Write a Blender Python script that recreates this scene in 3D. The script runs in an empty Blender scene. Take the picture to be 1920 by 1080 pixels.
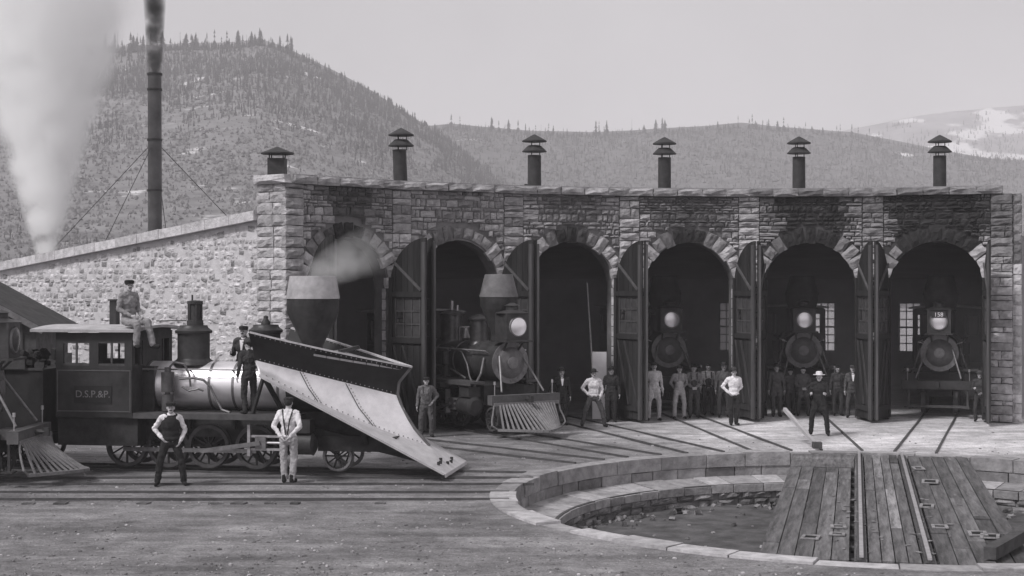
import bpy, math, random
import numpy as np
from mathutils import Vector, Matrix, noise as mnoise
random.seed(7); np.random.seed(7)
PI = math.pi
sc = bpy.context.scene
col = sc.collection
# ---------------------------------------------------------------- camera, world, sun, exposure
F, H, HY = 2810.0, 3.85, 530.0            # focal length in photo pixels, eye height, horizon row
cam = bpy.data.objects.new('camera', bpy.data.cameras.new('camera')); col.objects.link(cam)
cam.location = (0, 0, H); cam.rotation_euler = (PI/2, 0, 0)
cam.data.sensor_width = 36; cam.data.lens = 36*F/1920; cam.data.shift_y = (HY-540)/1920
cam.data.clip_start = .2; cam.data.clip_end = 12000
sc.camera = cam
SUN_EL, SUN_AZ = math.radians(48), math.radians(-128)      # azimuth from +Y, clockwise: behind the camera's left shoulder
w = bpy.data.worlds.new('World'); sc.world = w; w.use_nodes = True
nt = w.node_tree; nt.nodes.clear()
sky = nt.nodes.new('ShaderNodeTexSky'); sky.sky_type = 'NISHITA'; sky.sun_disc = False
sky.sun_elevation = SUN_EL; sky.sun_rotation = SUN_AZ; sky.dust_density = 4; sky.altitude = 2900
bw = nt.nodes.new('ShaderNodeRGBToBW'); bg = nt.nodes.new('ShaderNodeBackground'); wo = nt.nodes.new('ShaderNodeOutputWorld')
tint = nt.nodes.new('ShaderNodeVectorMath'); tint.operation = 'MULTIPLY'; tint.inputs[1].default_value = (1, .975, 1)
ev = nt.nodes.new('ShaderNodeMix'); ev.data_type = 'FLOAT'; ev.inputs[0].default_value = .7; ev.inputs[3].default_value = 4.3      # thin high overcast evens the sky out
tcw = nt.nodes.new('ShaderNodeTexCoord'); cl = nt.nodes.new('ShaderNodeTexNoise'); cl.inputs['Scale'].default_value = 5; cl.inputs['Detail'].default_value = 8
clr = nt.nodes.new('ShaderNodeMapRange'); clr.inputs[1].default_value = .3; clr.inputs[2].default_value = .7; clr.inputs[3].default_value = .88; clr.inputs[4].default_value = 1.1
mcl = nt.nodes.new('ShaderNodeMath'); mcl.operation = 'MULTIPLY'
nt.links.new(tcw.outputs['Generated'], cl.inputs['Vector']); nt.links.new(cl.outputs[0], clr.inputs[0])
nt.links.new(sky.outputs[0], bw.inputs[0]); nt.links.new(bw.outputs[0], ev.inputs[2]); nt.links.new(ev.outputs[0], mcl.inputs[0]); nt.links.new(clr.outputs[0], mcl.inputs[1]); nt.links.new(mcl.outputs[0], tint.inputs[0])
nt.links.new(tint.outputs[0], bg.inputs[0]); nt.links.new(bg.outputs[0], wo.inputs[0])
bg.inputs[1].default_value = .078
sun = bpy.data.objects.new('sun', bpy.data.lights.new('sun', 'SUN')); col.objects.link(sun)
sun.data.energy = 1.5; sun.data.angle = math.radians(12); sun.data.color = (1, .985, .99)
sd = Vector((math.sin(SUN_AZ)*math.cos(SUN_EL), math.cos(SUN_AZ)*math.cos(SUN_EL), math.sin(SUN_EL)))
sun.rotation_euler = sd.to_track_quat('Z', 'Y').to_euler()
sc.view_settings.view_transform = 'Standard'; sc.view_settings.look = 'None'
sc.view_settings.exposure = 0.95; sc.view_settings.gamma = 1; sc.view_settings.use_curve_mapping = False
sc.render.engine = 'CYCLES'; sc.cycles.use_denoising = True
sc.cycles.max_bounces = 28; sc.cycles.diffuse_bounces = 4; sc.cycles.volume_bounces = 28; sc.cycles.transparent_max_bounces = 12

# ---------------------------------------------------------------- geometry of the place
C = Vector((6.75, 27.05, 0)); R = 15.67; TH0 = -50.71; DT = 12.68; RP = 6.7
def G(px, py, z=0.0):
    d = (H-z)*F/(py-HY); return Vector(((px-960)/F*d, d, z))
def at(px, d, py): return Vector(((px-960)/F*d, d, H-(py-HY)/F*d))
def pol(r, deg, z=0.0):
    a = math.radians(deg); return Vector((C.x+r*math.sin(a), C.y+r*math.cos(a), z))
def T(*a): return Matrix.Translation(Vector(a) if len(a) == 3 else a[0])
def RZ(a): return Matrix.Rotation(a, 4, 'Z')
def RX(a): return Matrix.Rotation(a, 4, 'X')
def RY(a): return Matrix.Rotation(a, 4, 'Y')
def S(x, y, z): return Matrix.Diagonal((x, y, z, 1))
def frame(deg, r=0.0, z=0.0): return T(pol(r, deg, z)) @ RZ(-math.radians(deg))   # x tangent to the right, y outward
def lerp(a, b, t): return a+(b-a)*t

# ---------------------------------------------------------------- materials (all neutral: the photograph is monochrome)
MATS = {}
def mat(name, v, var=.25, scale=3.0, rough=.85, metal=0.0, bump=.0, bscale=None, src=None, streak=None, detail=6):
    if name in MATS: return MATS[name]
    m = bpy.data.materials.new(name); m.use_nodes = True; n = m.node_tree; N = n.nodes; L = n.links
    b = N['Principled BSDF']; b.inputs['Roughness'].default_value = rough; b.inputs['Metallic'].default_value = metal
    b.inputs['Specular IOR Level'].default_value = .3
    g = N.new('ShaderNodeNewGeometry'); vec = g.outputs['Position']
    if streak:
        mp = N.new('ShaderNodeMapping'); mp.inputs['Scale'].default_value = streak
        tc = N.new('ShaderNodeTexCoord'); L.new(tc.outputs['Object'], mp.inputs[0]); vec = mp.outputs[0]
    nz = N.new('ShaderNodeTexNoise'); nz.inputs['Scale'].default_value = scale; nz.inputs['Detail'].default_value = detail
    nz.inputs['Roughness'].default_value = .65; L.new(vec, nz.inputs['Vector'])
    mr = N.new('ShaderNodeMapRange'); mr.inputs[1].default_value = .3; mr.inputs[2].default_value = .7
    mr.inputs[3].default_value = 1-var; mr.inputs[4].default_value = 1+var; L.new(nz.outputs[0], mr.inputs[0])
    out = mr.outputs[0]
    mu = N.new('ShaderNodeMath'); mu.operation = 'MULTIPLY'; L.new(out, mu.inputs[0]); mu.inputs[1].default_value = v
    if src == 'object':
        oi = N.new('ShaderNodeObjectInfo'); sp = N.new('ShaderNodeSeparateColor'); L.new(oi.outputs['Color'], sp.inputs[0]); L.new(sp.outputs[0], mu.inputs[1])
    elif src == 'attr':
        at_ = N.new('ShaderNodeAttribute'); at_.attribute_name = 'shade'; L.new(at_.outputs['Fac'], mu.inputs[1])
    cc = N.new('ShaderNodeCombineColor'); k = N.new('ShaderNodeMath'); k.operation = 'MULTIPLY'; k.inputs[1].default_value = .975
    L.new(mu.outputs[0], k.inputs[0]); L.new(mu.outputs[0], cc.inputs[0]); L.new(k.outputs[0], cc.inputs[1]); L.new(mu.outputs[0], cc.inputs[2])
    L.new(cc.outputs[0], b.inputs['Base Color'])
    if bump:
        n2 = N.new('ShaderNodeTexNoise'); n2.inputs['Scale'].default_value = bscale or scale*6; n2.inputs['Detail'].default_value = 5
        L.new(vec, n2.inputs['Vector'])
        bp = N.new('ShaderNodeBump'); bp.inputs['Strength'].default_value = bump; bp.inputs['Distance'].default_value = .03
        L.new(n2.outputs[0], bp.inputs['Height']); L.new(bp.outputs[0], b.inputs['Normal'])
    MATS[name] = m; return m
M_iron = mat('black_iron', .045, .45, 5, .5, 0, .15, 30)
M_iron2 = mat('sooty_iron', .035, .5, 4, .7, 0, .2, 25)
M_boiler = mat('planished_iron', .95, .05, 6, .42, .88)
M_boiler_dull = mat('dull_planished_iron', .10, .35, 5, .38, .55)
M_steel = mat('worn_steel', .20, .3, 8, .45, .3)
M_bright = mat('bright_steel', .5, .2, 8, .35, .6)
M_plow = mat('plow_sheet', .85, .20, 1.8, .42, .55, .15, 9)
M_plowdark = mat('plow_shade_dark', .022, .4, 3, .6, 0, .1, 14)
M_stack = mat('stack_sheet', .42, .25, 4, .5, .2, .1, 12)
M_wood = mat('dark_timber', .075, .4, 5, .85, 0, .3, 40)
M_door = mat('door_board', .07, .4, 1.5, .85, 0, .25, 14, src='object', streak=(7, 7, .6))
M_deck = mat('deck_plank', .16, .65, 1.6, .9, 0, .5, 12, src='object', streak=(8, .8, 8))
M_mortar = mat('mortar', .27, .3, 2.0, .95, 0, .4, 20)
M_mortar_d = mat('sooty_mortar', .20, .5, 1.2, .95, 0, .4, 20, src='object')
M_mortar_l = mat('pale_mortar', .58, .16, 3.0, .95, 0, .4, 20)
M_stone = mat('cut_stone', .3, .33, 5, .95, 0, .8, 24, src='object')
M_stone_a = mat('rubble_mass', .3, .33, 5, .95, 0, .8, 24, src='attr')
M_inside = mat('limewashed_inside', .38, .4, .6, .95)
M_roof = mat('tarred_roof', .16, .3, .8, .9)
M_rail = mat('rail_iron', .10, .3, 6, .6, .3)
M_railtop = mat('rail_worn', .5, .2, 6, .4, .4)
M_glassy = mat('reflector', .95, .03, 5, .3, .9)
M_skin = mat('skin', .46, .08, 20, .6)
M_hair = mat('dark_hair', .025, .2, 30, .7)
M_white = mat('white_paint', .88, .06, 4, .7)
M_tar = mat('flue_sheet', .045, .35, 5, .7, 0, .1, 20)
M_pole = mat('peeled_pole', .4, .2, 4, .8)
CLOTH = {}
def cloth(v):
    k = round(v, 3)
    if k not in CLOTH: CLOTH[k] = mat('cloth_%d' % int(k*1000), k, .28, 9, .95, 0, .5, 22)
    return CLOTH[k]
def translucent(name, v, t):
    m = bpy.data.materials.new(name); m.use_nodes = True; N = m.node_tree.nodes; L = m.node_tree.links; N.clear()
    o = N.new('ShaderNodeOutputMaterial'); tr = N.new('ShaderNodeBsdfTranslucent'); tr.inputs[0].default_value = (v, v*.98, v, 1)
    gl = N.new('ShaderNodeBsdfTransparent'); gl.inputs[0].default_value = (.9, .9, .9, 1); mx = N.new('ShaderNodeMixShader'); mx.inputs[0].default_value = t
    L.new(tr.outputs[0], mx.inputs[1]); L.new(gl.outputs[0], mx.inputs[2]); L.new(mx.outputs[0], o.inputs[0]); return m
M_pane = translucent('dusty_glass', .97, .65)
M_pane_dim = translucent('sooty_glass', .5, .12)
M_pane2 = mat('grimy_glass', .07, .3, 3, .25)

# ---------------------------------------------------------------- mesh builder
class MB:
    def __init__(s): s.v = []; s.f = []; s.sm = []
    def add(s, vs, fs, M=None, smooth=False):
        o = len(s.v)
        if M is not None: vs = [M @ Vector(p) for p in vs]
        s.v += [tuple(p) for p in vs]; s.f += [tuple(i+o for i in f) for f in fs]; s.sm += [smooth]*len(fs); return s
    def box(s, c, d, M=None):
        x, y, z = c; a, b, h = d[0]/2, d[1]/2, d[2]/2
        vs = [(x-a, y-b, z-h), (x+a, y-b, z-h), (x+a, y+b, z-h), (x-a, y+b, z-h), (x-a, y-b, z+h), (x+a, y-b, z+h), (x+a, y+b, z+h), (x-a, y+b, z+h)]
        return s.add(vs, [(0, 3, 2, 1), (4, 5, 6, 7), (0, 1, 5, 4), (1, 2, 6, 5), (2, 3, 7, 6), (3, 0, 4, 7)], M)
    def bar(s, p0, p1, wd, th, M=None, up=(0, 0, 1)):
        p0, p1 = Vector(p0), Vector(p1); d = p1-p0; L = d.length; d.normalize()
        u = Vector(up); x = d.cross(u)
        if x.length < 1e-4: x = d.cross(Vector((0, 1, 0)))
        x.normalize(); z = x.cross(d)
        m = Matrix((( x.x, d.x, z.x, 0), (x.y, d.y, z.y, 0), (x.z, d.z, z.z, 0), (0, 0, 0, 1)))
        m = T((p0+p1)/2) @ m
        return s.box((0, 0, 0), (wd, L, th), m if M is None else M @ m)
    def cyl(s, p0, p1, r0, r1=None, n=12, M=None, caps=True, smooth=True):
        p0, p1 = Vector(p0), Vector(p1); r1 = r0 if r1 is None else r1
        q = (p1-p0).to_track_quat('Z', 'Y'); vs = []
        for p, r in ((p0, r0), (p1, r1)):
            for i in range(n):
                a = 2*PI*i/n; vs.append(p+q @ Vector((r*math.cos(a), r*math.sin(a), 0)))
        s.add(vs, [(i, (i+1) % n, n+(i+1) % n, n+i) for i in range(n)], M, smooth)
        if caps: s.add(vs, [tuple(range(n-1, -1, -1)), tuple(range(n, 2*n))], M)
        return s
    def lathe(s, prof, n=16, M=None, smooth=True):
        vs = []; fs = []
        for r, z in prof:
            for i in range(n): a = 2*PI*i/n; vs.append((r*math.cos(a), r*math.sin(a), z))
        for k in range(len(prof)-1):
            for i in range(n): fs.append((k*n+i, k*n+(i+1) % n, (k+1)*n+(i+1) % n, (k+1)*n+i))
        fs.append(tuple(range(n-1, -1, -1))); fs.append(tuple((len(prof)-1)*n+i for i in range(n)))
        return s.add(vs, fs, M, smooth)
    def ell(s, c, r, n=10, m=7, M=None):
        vs = [(c[0], c[1], c[2]-r[2])]; fs = []
        for j in range(1, m):
            b = -PI/2+PI*j/m
            for i in range(n):
                a = 2*PI*i/n; vs.append((c[0]+r[0]*math.cos(b)*math.cos(a), c[1]+r[1]*math.cos(b)*math.sin(a), c[2]+r[2]*math.sin(b)))
        vs.append((c[0], c[1], c[2]+r[2])); e = len(vs)-1
        for i in range(n):
            fs.append((0, 1+(i+1) % n, 1+i)); fs.append((e, e-n+i, e-n+(i+1) % n))
            for j in range(m-2): o = 1+j*n; fs.append((o+i, o+(i+1) % n, o+n+(i+1) % n, o+n+i))
        return s.add(vs, fs, M, True)
    def cap(s, p0, p1, r0, r1=None, n=9):
        r1 = r0 if r1 is None else r1
        s.cyl(p0, p1, r0, r1, n); s.ell(p0, (r0,)*3, n, 6); return s.ell(p1, (r1,)*3, n, 6)
    def tube(s, pts, r, n=6, M=None):
        for a, b in zip(pts[:-1], pts[1:]): s.cyl(a, b, r, r, n+2, M)
        for p in pts[1:-1]: s.ell(p, (r, r, r), 8, 6, M)
        return s
    def prism(s, poly, y0, y1, M=None):     # polygon in x,z extruded in y
        n = len(poly); vs = [(x, y0, z) for x, z in poly]+[(x, y1, z) for x, z in poly]
        fs = [tuple(range(n)), tuple(range(2*n-1, n-1, -1))]+[((i+1) % n, i, n+i, n+(i+1) % n) for i in range(n)]
        return s.add(vs, fs, M)
    def mesh(s, name):
        me = bpy.data.meshes.new(name); me.from_pydata(s.v, [], s.f); me.polygons.foreach_set('use_smooth', s.sm); me.update()
        if any(s.sm): me.set_sharp_from_angle(angle=math.radians(42))
        return me
    def build(s, name, m, parent=None, M=None):
        me = s.mesh(name); me.materials.append(m); return link(name, me, parent, M)
def link(name, me, parent=None, M=None):
    o = bpy.data.objects.new(name, me); col.objects.link(o)
    if parent is not None: o.parent = parent
    if M is not None: o.matrix_basis = M
    return o
def tag(o, label=None, cat=None, group=None, kind=None):
    if label: o['label'] = label
    if cat: o['category'] = cat
    if group: o['group'] = group
    if kind: o['kind'] = kind
    return o
def thing(name, label, cat, M=None, group=None):
    o = bpy.data.objects.new(name, None); col.objects.link(o); o.empty_display_size = .2
    if M is not None: o.matrix_basis = M
    return tag(o, label, cat, group)
def copy_tree(o, parent=None):
    c = o.copy(); col.objects.link(c)
    if parent is not None: c.parent = parent
    for ch in list(o.children): copy_tree(ch, c)
    return c
def shade(o, v): o.color = (v, v, v, 1); return o

# rough-faced block meshes, unit size, face towards -y
def block(i):
    r = random.Random(100+i); vs = []; n = 4
    for j in range(n):
        for k in range(n):
            e = j in (0, n-1) or k in (0, n-1)
            jx = r.uniform(-.03, .03); jz = r.uniform(-.04, .04)
            vs.append((-.5+k/(n-1)+jx, (-.25+r.uniform(-.12, .12)) if e else -.62+r.uniform(-.3, .3), -.5+j/(n-1)+jz))
    fs = [(j*n+k, j*n+k+1, (j+1)*n+k+1, (j+1)*n+k) for j in range(n-1) for k in range(n-1)]
    ring = [0, 1, 2, 3, 7, 11, 15, 14, 13, 12, 8, 4]; b = len(vs)
    vs += [(vs[q][0], 1.0, vs[q][2]) for q in ring]
    fs += [(ring[(q+1) % 12], ring[q], b+q, b+(q+1) % 12) for q in range(12)]
    return vs, fs
BLK = [block(i) for i in range(12)]
BLKM = []
for vs, fs in BLK:
    mb = MB().add(vs, fs); me = mb.mesh('block'); me.materials.append(M_stone); BLKM.append(me)
def put_stone(name, parent, M, v): return shade(link(name, random.choice(BLKM), parent, M), v)
class Mass:                                  # many stones joined, with a tone per stone
    def __init__(s): s.mb = MB(); s.sh = []
    def add(s, M, v):
        vs, fs = random.choice(BLK); s.mb.add(vs, fs, M); s.sh += [v]*len(vs)
    def build(s, name, parent, m=None):
        me = s.mb.mesh(name); me.materials.append(m or M_stone_a); a = me.attributes.new('shade', 'FLOAT', 'POINT'); a.data.foreach_set('value', s.sh)
        return tag(link(name, me, parent), kind='stuff')

# ================================================================ SETTING: ground
gm = bpy.data.materials.new('ash_ground'); gm.use_nodes = True
N = gm.node_tree.nodes; L = gm.node_tree.links; b = N['Principled BSDF']; b.inputs['Roughness'].default_value = .97; b.inputs['Specular IOR Level'].default_value = .1
g = N.new('ShaderNodeNewGeometry')
def nz(sc_, det, a, b_, lo, hi, vec=None):
    n = N.new('ShaderNodeTexNoise'); n.inputs['Scale'].default_value = sc_; n.inputs['Detail'].default_value = det; n.inputs['Roughness'].default_value = .7
    L.new(vec or g.outputs['Position'], n.inputs['Vector']); r = N.new('ShaderNodeMapRange')
    for i, q in zip((1, 2, 3, 4), (a, b_, lo, hi)): r.inputs[i].default_value = q
    L.new(n.outputs[0], r.inputs[0]); return r.outputs[0]
def math_(op, a, b_=None, c_=None):
    n = N.new('ShaderNodeMath'); n.operation = op
    for i, q in enumerate((a, b_, c_)):
        if q is None: continue
        if hasattr(q, 'is_linked'): L.new(q, n.inputs[i])
        else: n.inputs[i].default_value = q
    return n.outputs[0]
n1 = nz(.35, 5, .32, .68, .66, 1.34); n2 = nz(2.2, 6, .3, .7, .68, 1.32); n3 = nz(22, 4, .3, .7, .7, 1.3)
# pale dry sand swept in front of the stalls: a ring sector round the turntable
vd = N.new('ShaderNodeVectorMath'); vd.operation = 'DISTANCE'; L.new(g.outputs['Position'], vd.inputs[0]); vd.inputs[1].default_value = (10.2, 39.5, 0)
wob = nz(.8, 4, .3, .7, -1.6, 1.6); dd = math_('ADD', vd.outputs['Value'], wob)
mr = N.new('ShaderNodeMapRange'); mr.interpolation_type = 'SMOOTHSTEP'
for i, q in zip((1, 2, 3, 4), (4.5, 10.0, .66, .25)): mr.inputs[i].default_value = q
L.new(dd, mr.inputs[0])
mp = N.new('ShaderNodeMapping'); mp.inputs['Scale'].default_value = (.22, 1.6, 1); mp.inputs['Rotation'].default_value = (0, 0, .12); L.new(g.outputs['Position'], mp.inputs[0])
n4 = nz(1.3, 5, .35, .65, .8, 1.22, mp.outputs[0])      # wheel and foot ruts running along the yard
tone = math_('MULTIPLY', math_('MULTIPLY', math_('MULTIPLY', mr.outputs[0], n4), n1), math_('MULTIPLY', n2, n3))
cc = N.new('ShaderNodeCombineColor'); L.new(tone, cc.inputs[0]); L.new(math_('MULTIPLY', tone, .975), cc.inputs[1]); L.new(tone, cc.inputs[2]); L.new(cc.outputs[0], b.inputs['Base Color'])
bp = N.new('ShaderNodeBump'); bp.inputs['Strength'].default_value = .9; bp.inputs['Distance'].default_value = .05
hh = math_('ADD', nz(6, 6, .2, .8, 0, 1), nz(40, 3, .2, .8, 0, .35)); L.new(hh, bp.inputs['Height']); L.new(bp.outputs[0], b.inputs['Normal'])
M_ground = gm
vs = []; fs = []; NA = 160
rr = [RP+.36]+[RP+.5+.35*i for i in range(1, 80)]+[36*1.28**i for i in range(13)]
for j, r in enumerate(rr):
    for i in range(NA):
        a = 2*PI*i/NA; x, y = C.x+r*math.sin(a), C.y+r*math.cos(a)
        amp = min(1, max(0, (r-7.6)/2))*(.018 if r < 40 else .0)
        vs.append((x, y, amp*(mnoise.noise((x*.5, y*.5, 0))+.5*mnoise.noise((x*1.7, y*1.7, 3)))-.012*(r > 7.5)))
for j in range(len(rr)-1):
    for i in range(NA): fs.append((j*NA+i, (j+1)*NA+i, (j+1)*NA+(i+1) % NA, j*NA+(i+1) % NA))
mb = MB().add(vs, fs, None, True); tag(mb.build('ground', M_ground), kind='structure')

# pebbles and cinders lying on the ground
pm = Mass()
for i in range(2600):
    px, py = random.uniform(-60, 1980), 1085-275*random.random()**1.6
    p = G(px, py)
    if (p-C).length < 7.35 or p.y > 43: continue
    s_ = random.choice((.012, .012, .016, .02, .03))*random.uniform(.6, 1.4)
    pm.add(T(p.x, p.y, s_*.1-.005) @ RZ(random.random()*6) @ RX(-PI/2) @ S(s_*1.6, s_*.5, s_), random.choice((.16, .2, .24, .28, .34, .5)))
tag(pm.build('gravel', None), kind='stuff')

# added white sheet behind the engine house, there to brighten its rear windows
sv = []; sf = []
for j in range(13):
    for i in range(13):
        x = 4+110*i/12*(.45+.55*j/12); y = 61.5+165*(j/12)**1.5; e = min(i, 12-i, j, 12-j) == 0
        sv.append((x+random.uniform(-1, 1)*(not j == 0), y, -.02 if e else .06+.05*mnoise.noise((x*.1, y*.1, 8))))
for j in range(12):
    for i in range(12): sf.append((j*13+i, j*13+i+1, j*13+i+14, j*13+i+13))
tag(MB().add(sv, sf, None, True).build('added_white_ground', mat('added_ground_white', .82, .06, .5, .9)), kind='structure')
# hills: a steep wooded mountain on the left, a long ridge behind the engine house, a far one on the right
def hill(name, D, base, crest, m, back=600, ncol=150, nrow=36, rough=.8, power=1.7):
    xs = [c[0] for c in crest]; ys = [c[1] for c in crest]; px = np.linspace(xs[0], xs[-1], ncol); py = np.interp(px, xs, ys)
    vs = []; fs = []
    for j in range(nrow+8):
        for i in range(ncol):
            zc = max(0.5, H+(HY-py[i])*D/F); t = j/(nrow-1)
            if j < nrow: Y = base+(D-base)*t; z = zc*t**power
            else: q = (j-nrow+1)/8; Y = D+back*q; z = zc*(1-q**1.5)-2*q
            X = (px[i]-960)/F*(D if t > 1 else lerp(base*1.6, D, t)) if False else (px[i]-960)/F*Y
            z += rough*min(1, t*1.2)*(1-(t > .97)*.8)*(9*mnoise.noise((X*.008, Y*.008, 2))+3.5*mnoise.noise((X*.03, Y*.03, 5)))*min(1, zc/60)
            vs.append((X, Y, z-1.5*(1-min(1, t*8))))
    for j in range(nrow+7):
        for i in range(ncol-1): fs.append((j*ncol+i, j*ncol+i+1, (j+1)*ncol+i+1, (j+1)*ncol+i))
    o = MB().add(vs, fs, None, True).build(name, m); tag(o, kind='structure')
    def pt(pxq, t):
        i = min(ncol-2, max(0, (pxq-xs[0])/(xs[-1]-xs[0])*(ncol-1))); j = min(nrow-2, t*(nrow-1)); i0, j0 = int(i), int(j); a, b_ = i-i0, j-j0
        q = lambda jj, ii: Vector(vs[jj*ncol+ii])
        return lerp(lerp(q(j0, i0), q(j0, i0+1), a), lerp(q(j0+1, i0), q(j0+1, i0+1), a), b_)
    return pt
def hillmat(name, v, sc1, snow=None):
    m = mat(name, v, .4, sc1, .98, 0, .9, sc1*8, detail=12)
    if snow:
        N = m.node_tree.nodes; L = m.node_tree.links; b = N['Principled BSDF']; old = b.inputs['Base Color'].links[0].from_socket
        g = N.new('ShaderNodeNewGeometry'); n = N.new('ShaderNodeTexNoise'); n.inputs['Scale'].default_value = snow[0]; n.inputs['Detail'].default_value = 7; L.new(g.outputs['Position'], n.inputs['Vector'])
        r = N.new('ShaderNodeMapRange'); r.inputs[1].default_value = snow[1]; r.inputs[2].default_value = snow[1]+.06; L.new(n.outputs[0], r.inputs[0])
        mx = N.new('ShaderNodeMixRGB'); L.new(r.outputs[0], mx.inputs[0]); L.new(old, mx.inputs[1]); mx.inputs[2].default_value = (.7, .69, .7, 1); L.new(mx.outputs[0], b.inputs['Base Color'])
    return m
crest1 = [(-900, 70), (-500, 60), (-200, 72), (0, 80), (120, 86), (230, 84), (330, 82), (420, 78), (490, 70), (530, 84), (580, 108), (640, 138), (700, 170), (760, 208), (810, 240), (860, 278), (930, 335), (1010, 410), (1090, 500), (1130, 530)]
crest2 = [(560, 330), (700, 262), (800, 236), (850, 232), (920, 238), (1000, 246), (1100, 247), (1200, 246), (1300, 238), (1390, 230), (1450, 236), (1520, 240), (1600, 246), (1680, 262), (1760, 280), (1860, 298), (2000, 310), (2300, 300), (2800, 290)]
crest3 = [(1400, 300), (1500, 262), (1580, 246), (1650, 232), (1720, 218), (1780, 210), (1850, 203), (1930, 196), (2050, 190), (2300, 170), (2900, 200)]
D1, D2, D3 = 700., 900., 1700.
hp1 = hill('mountain', D1, 110, crest1, hillmat('brushy_slope', .19, .12, (.06, .655)))
hp2 = hill('wooded_ridge', D2, 240, crest2, hillmat('wooded_slope', .13, .1, (.03, .70)))
hp3 = hill('far_mountain', D3, 950, crest3, hillmat('snowy_slope', .26, .03, (.02, .52)), back=200)

# ================================================================ ENGINE HOUSE
RH = pol(R, TH0+3*DT)
RHI = T(-RH)
house = thing('engine_house', 'curved stone roundhouse with six arched stalls behind the turntable', 'building', T(RH))
def hpart(mb, name, m, M=Matrix.Identity(4)): return mb.build(name, m, house, RHI @ M)
RM = R*math.cos(math.radians(DT/2)); HALF = R*math.sin(math.radians(DT/2))
AW, ZS, AR = 1.30, 3.70, 1.30            # half width of an opening, spring line, arch radius
ZW = 6.30                                # underside of the coping
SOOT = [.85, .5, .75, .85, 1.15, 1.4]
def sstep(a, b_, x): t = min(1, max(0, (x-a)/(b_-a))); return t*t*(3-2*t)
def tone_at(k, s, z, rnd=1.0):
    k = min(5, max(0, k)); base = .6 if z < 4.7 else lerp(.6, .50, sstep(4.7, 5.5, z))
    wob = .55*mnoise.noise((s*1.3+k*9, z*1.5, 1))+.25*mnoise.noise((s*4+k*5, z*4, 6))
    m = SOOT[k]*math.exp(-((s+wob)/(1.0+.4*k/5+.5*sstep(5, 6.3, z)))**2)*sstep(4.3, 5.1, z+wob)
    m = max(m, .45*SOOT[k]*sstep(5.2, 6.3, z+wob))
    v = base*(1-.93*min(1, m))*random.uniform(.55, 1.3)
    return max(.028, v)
small = []                                # (size, matrix, tone) of wall stones, sorted below
for k in range(6):
    thc = TH0+DT*(k+.5); FR = frame(thc, RM)
    # masonry core with the arched opening, .55 m thick
    for nm, dep in (('wall', None),):
        mb = MB(); E = HALF+.02; d0, d1 = 0.06, .60
        for sg in (-1, 1):
            mb.box((sg*(E+AW)/2, (d0+d1)/2, ZS/2), (E-AW, d1-d0, ZS))
        n = 18; top = ZW
        for i in range(n):
            a0, a1 = PI-PI*i/n, PI-PI*(i+1)/n
            x0, z0, x1, z1 = AR*math.cos(a0), ZS+AR*math.sin(a0), AR*math.cos(a1), ZS+AR*math.sin(a1)
            mb.add([(x0, d0, z0), (x1, d0, z1), (x1, d0, top), (x0, d0, top), (x0, d1, z0), (x1, d1, z1), (x1, d1, top), (x0, d1, top)],
                   [(0, 1, 2, 3), (7, 6, 5, 4), (1, 0, 4, 5), (3, 2, 6, 7)])
        for sg in (-1, 1): mb.box((sg*(E+AW)/2, (d0+d1)/2, (ZS+top)/2), (E-AW, d1-d0, top-ZS))
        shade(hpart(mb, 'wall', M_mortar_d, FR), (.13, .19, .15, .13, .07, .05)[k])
    # voussoirs
    nv = 15
    for i in range(nv):
        a = PI*(i+.5)/nv; rm = AR+.19; wd = PI*(AR+.17)/nv
        x, z = rm*math.cos(a), ZS+rm*math.sin(a); crown = math.sin(a)**3
        soot = SOOT[k]*math.exp(-((a-PI/2+random.uniform(-.25, .1))/.72)**2)*1.15
        v = max(.03, .55*(1-.95*min(1, soot*1.25))*random.uniform(.7, 1.15))
        put_stone('arch_stone', house, RHI @ FR @ T(x, .05, z) @ RY(PI/2-a) @ S(wd-.035, .10, random.uniform(.26, .46)) @ RY(random.uniform(-.06, .06)), v)
        if i in (0, nv-1): pass
    # jamb stones beside the opening
    for sg in (-1, 1):
        z = .02
        while z < ZS-.05:
            hgt = min(random.uniform(.24, .32), ZS-z)
            put_stone('jamb_stone', house, RHI @ FR @ T(sg*(AW+.07), .16, z+hgt/2) @ RZ(0) @ S(.15, .12, hgt-.025), random.uniform(.4, .62)*(1-.35*(z < .6)))
            z += hgt
    # coursed rubble filling the spandrels and upper wall
    z = 0.03
    while z < ZW-.03:
        hgt = min(random.choice((.07, .09, .11, .14, .19))*random.uniform(.9, 1.15), ZW-z); zm = z+hgt/2
        lo, hi = -HALF+.29, HALF-.29; spans = [(lo, hi)]
        if zm < ZS: spans = []
        else:
            ro = AR+.40
            for zz in (z, z+hgt):
                pass
            q = ro**2-(max(z, ZS)-ZS)**2
            if q > 0: c_ = math.sqrt(q); spans = [(lo, -c_), (c_, hi)]
        for a, b_ in spans:
            x = a
            while b_-x > .05:
                wd = random.uniform(.09, .22) if random.random() < .55 else random.uniform(.2, .48)
                if b_-x-wd < .12: wd = b_-x
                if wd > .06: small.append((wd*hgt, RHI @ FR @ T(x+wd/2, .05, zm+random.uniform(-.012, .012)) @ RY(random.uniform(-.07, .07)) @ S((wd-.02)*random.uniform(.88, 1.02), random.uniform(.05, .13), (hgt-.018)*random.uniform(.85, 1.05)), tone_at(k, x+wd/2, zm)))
                x += wd
        z += hgt
small.sort(key=lambda q: -q[0]*random.uniform(.7, 1)); mass = Mass()
for i, (sz, M, v) in enumerate(small):
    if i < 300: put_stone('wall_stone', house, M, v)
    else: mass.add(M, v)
mass.build('rubble_infill', house)
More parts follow.
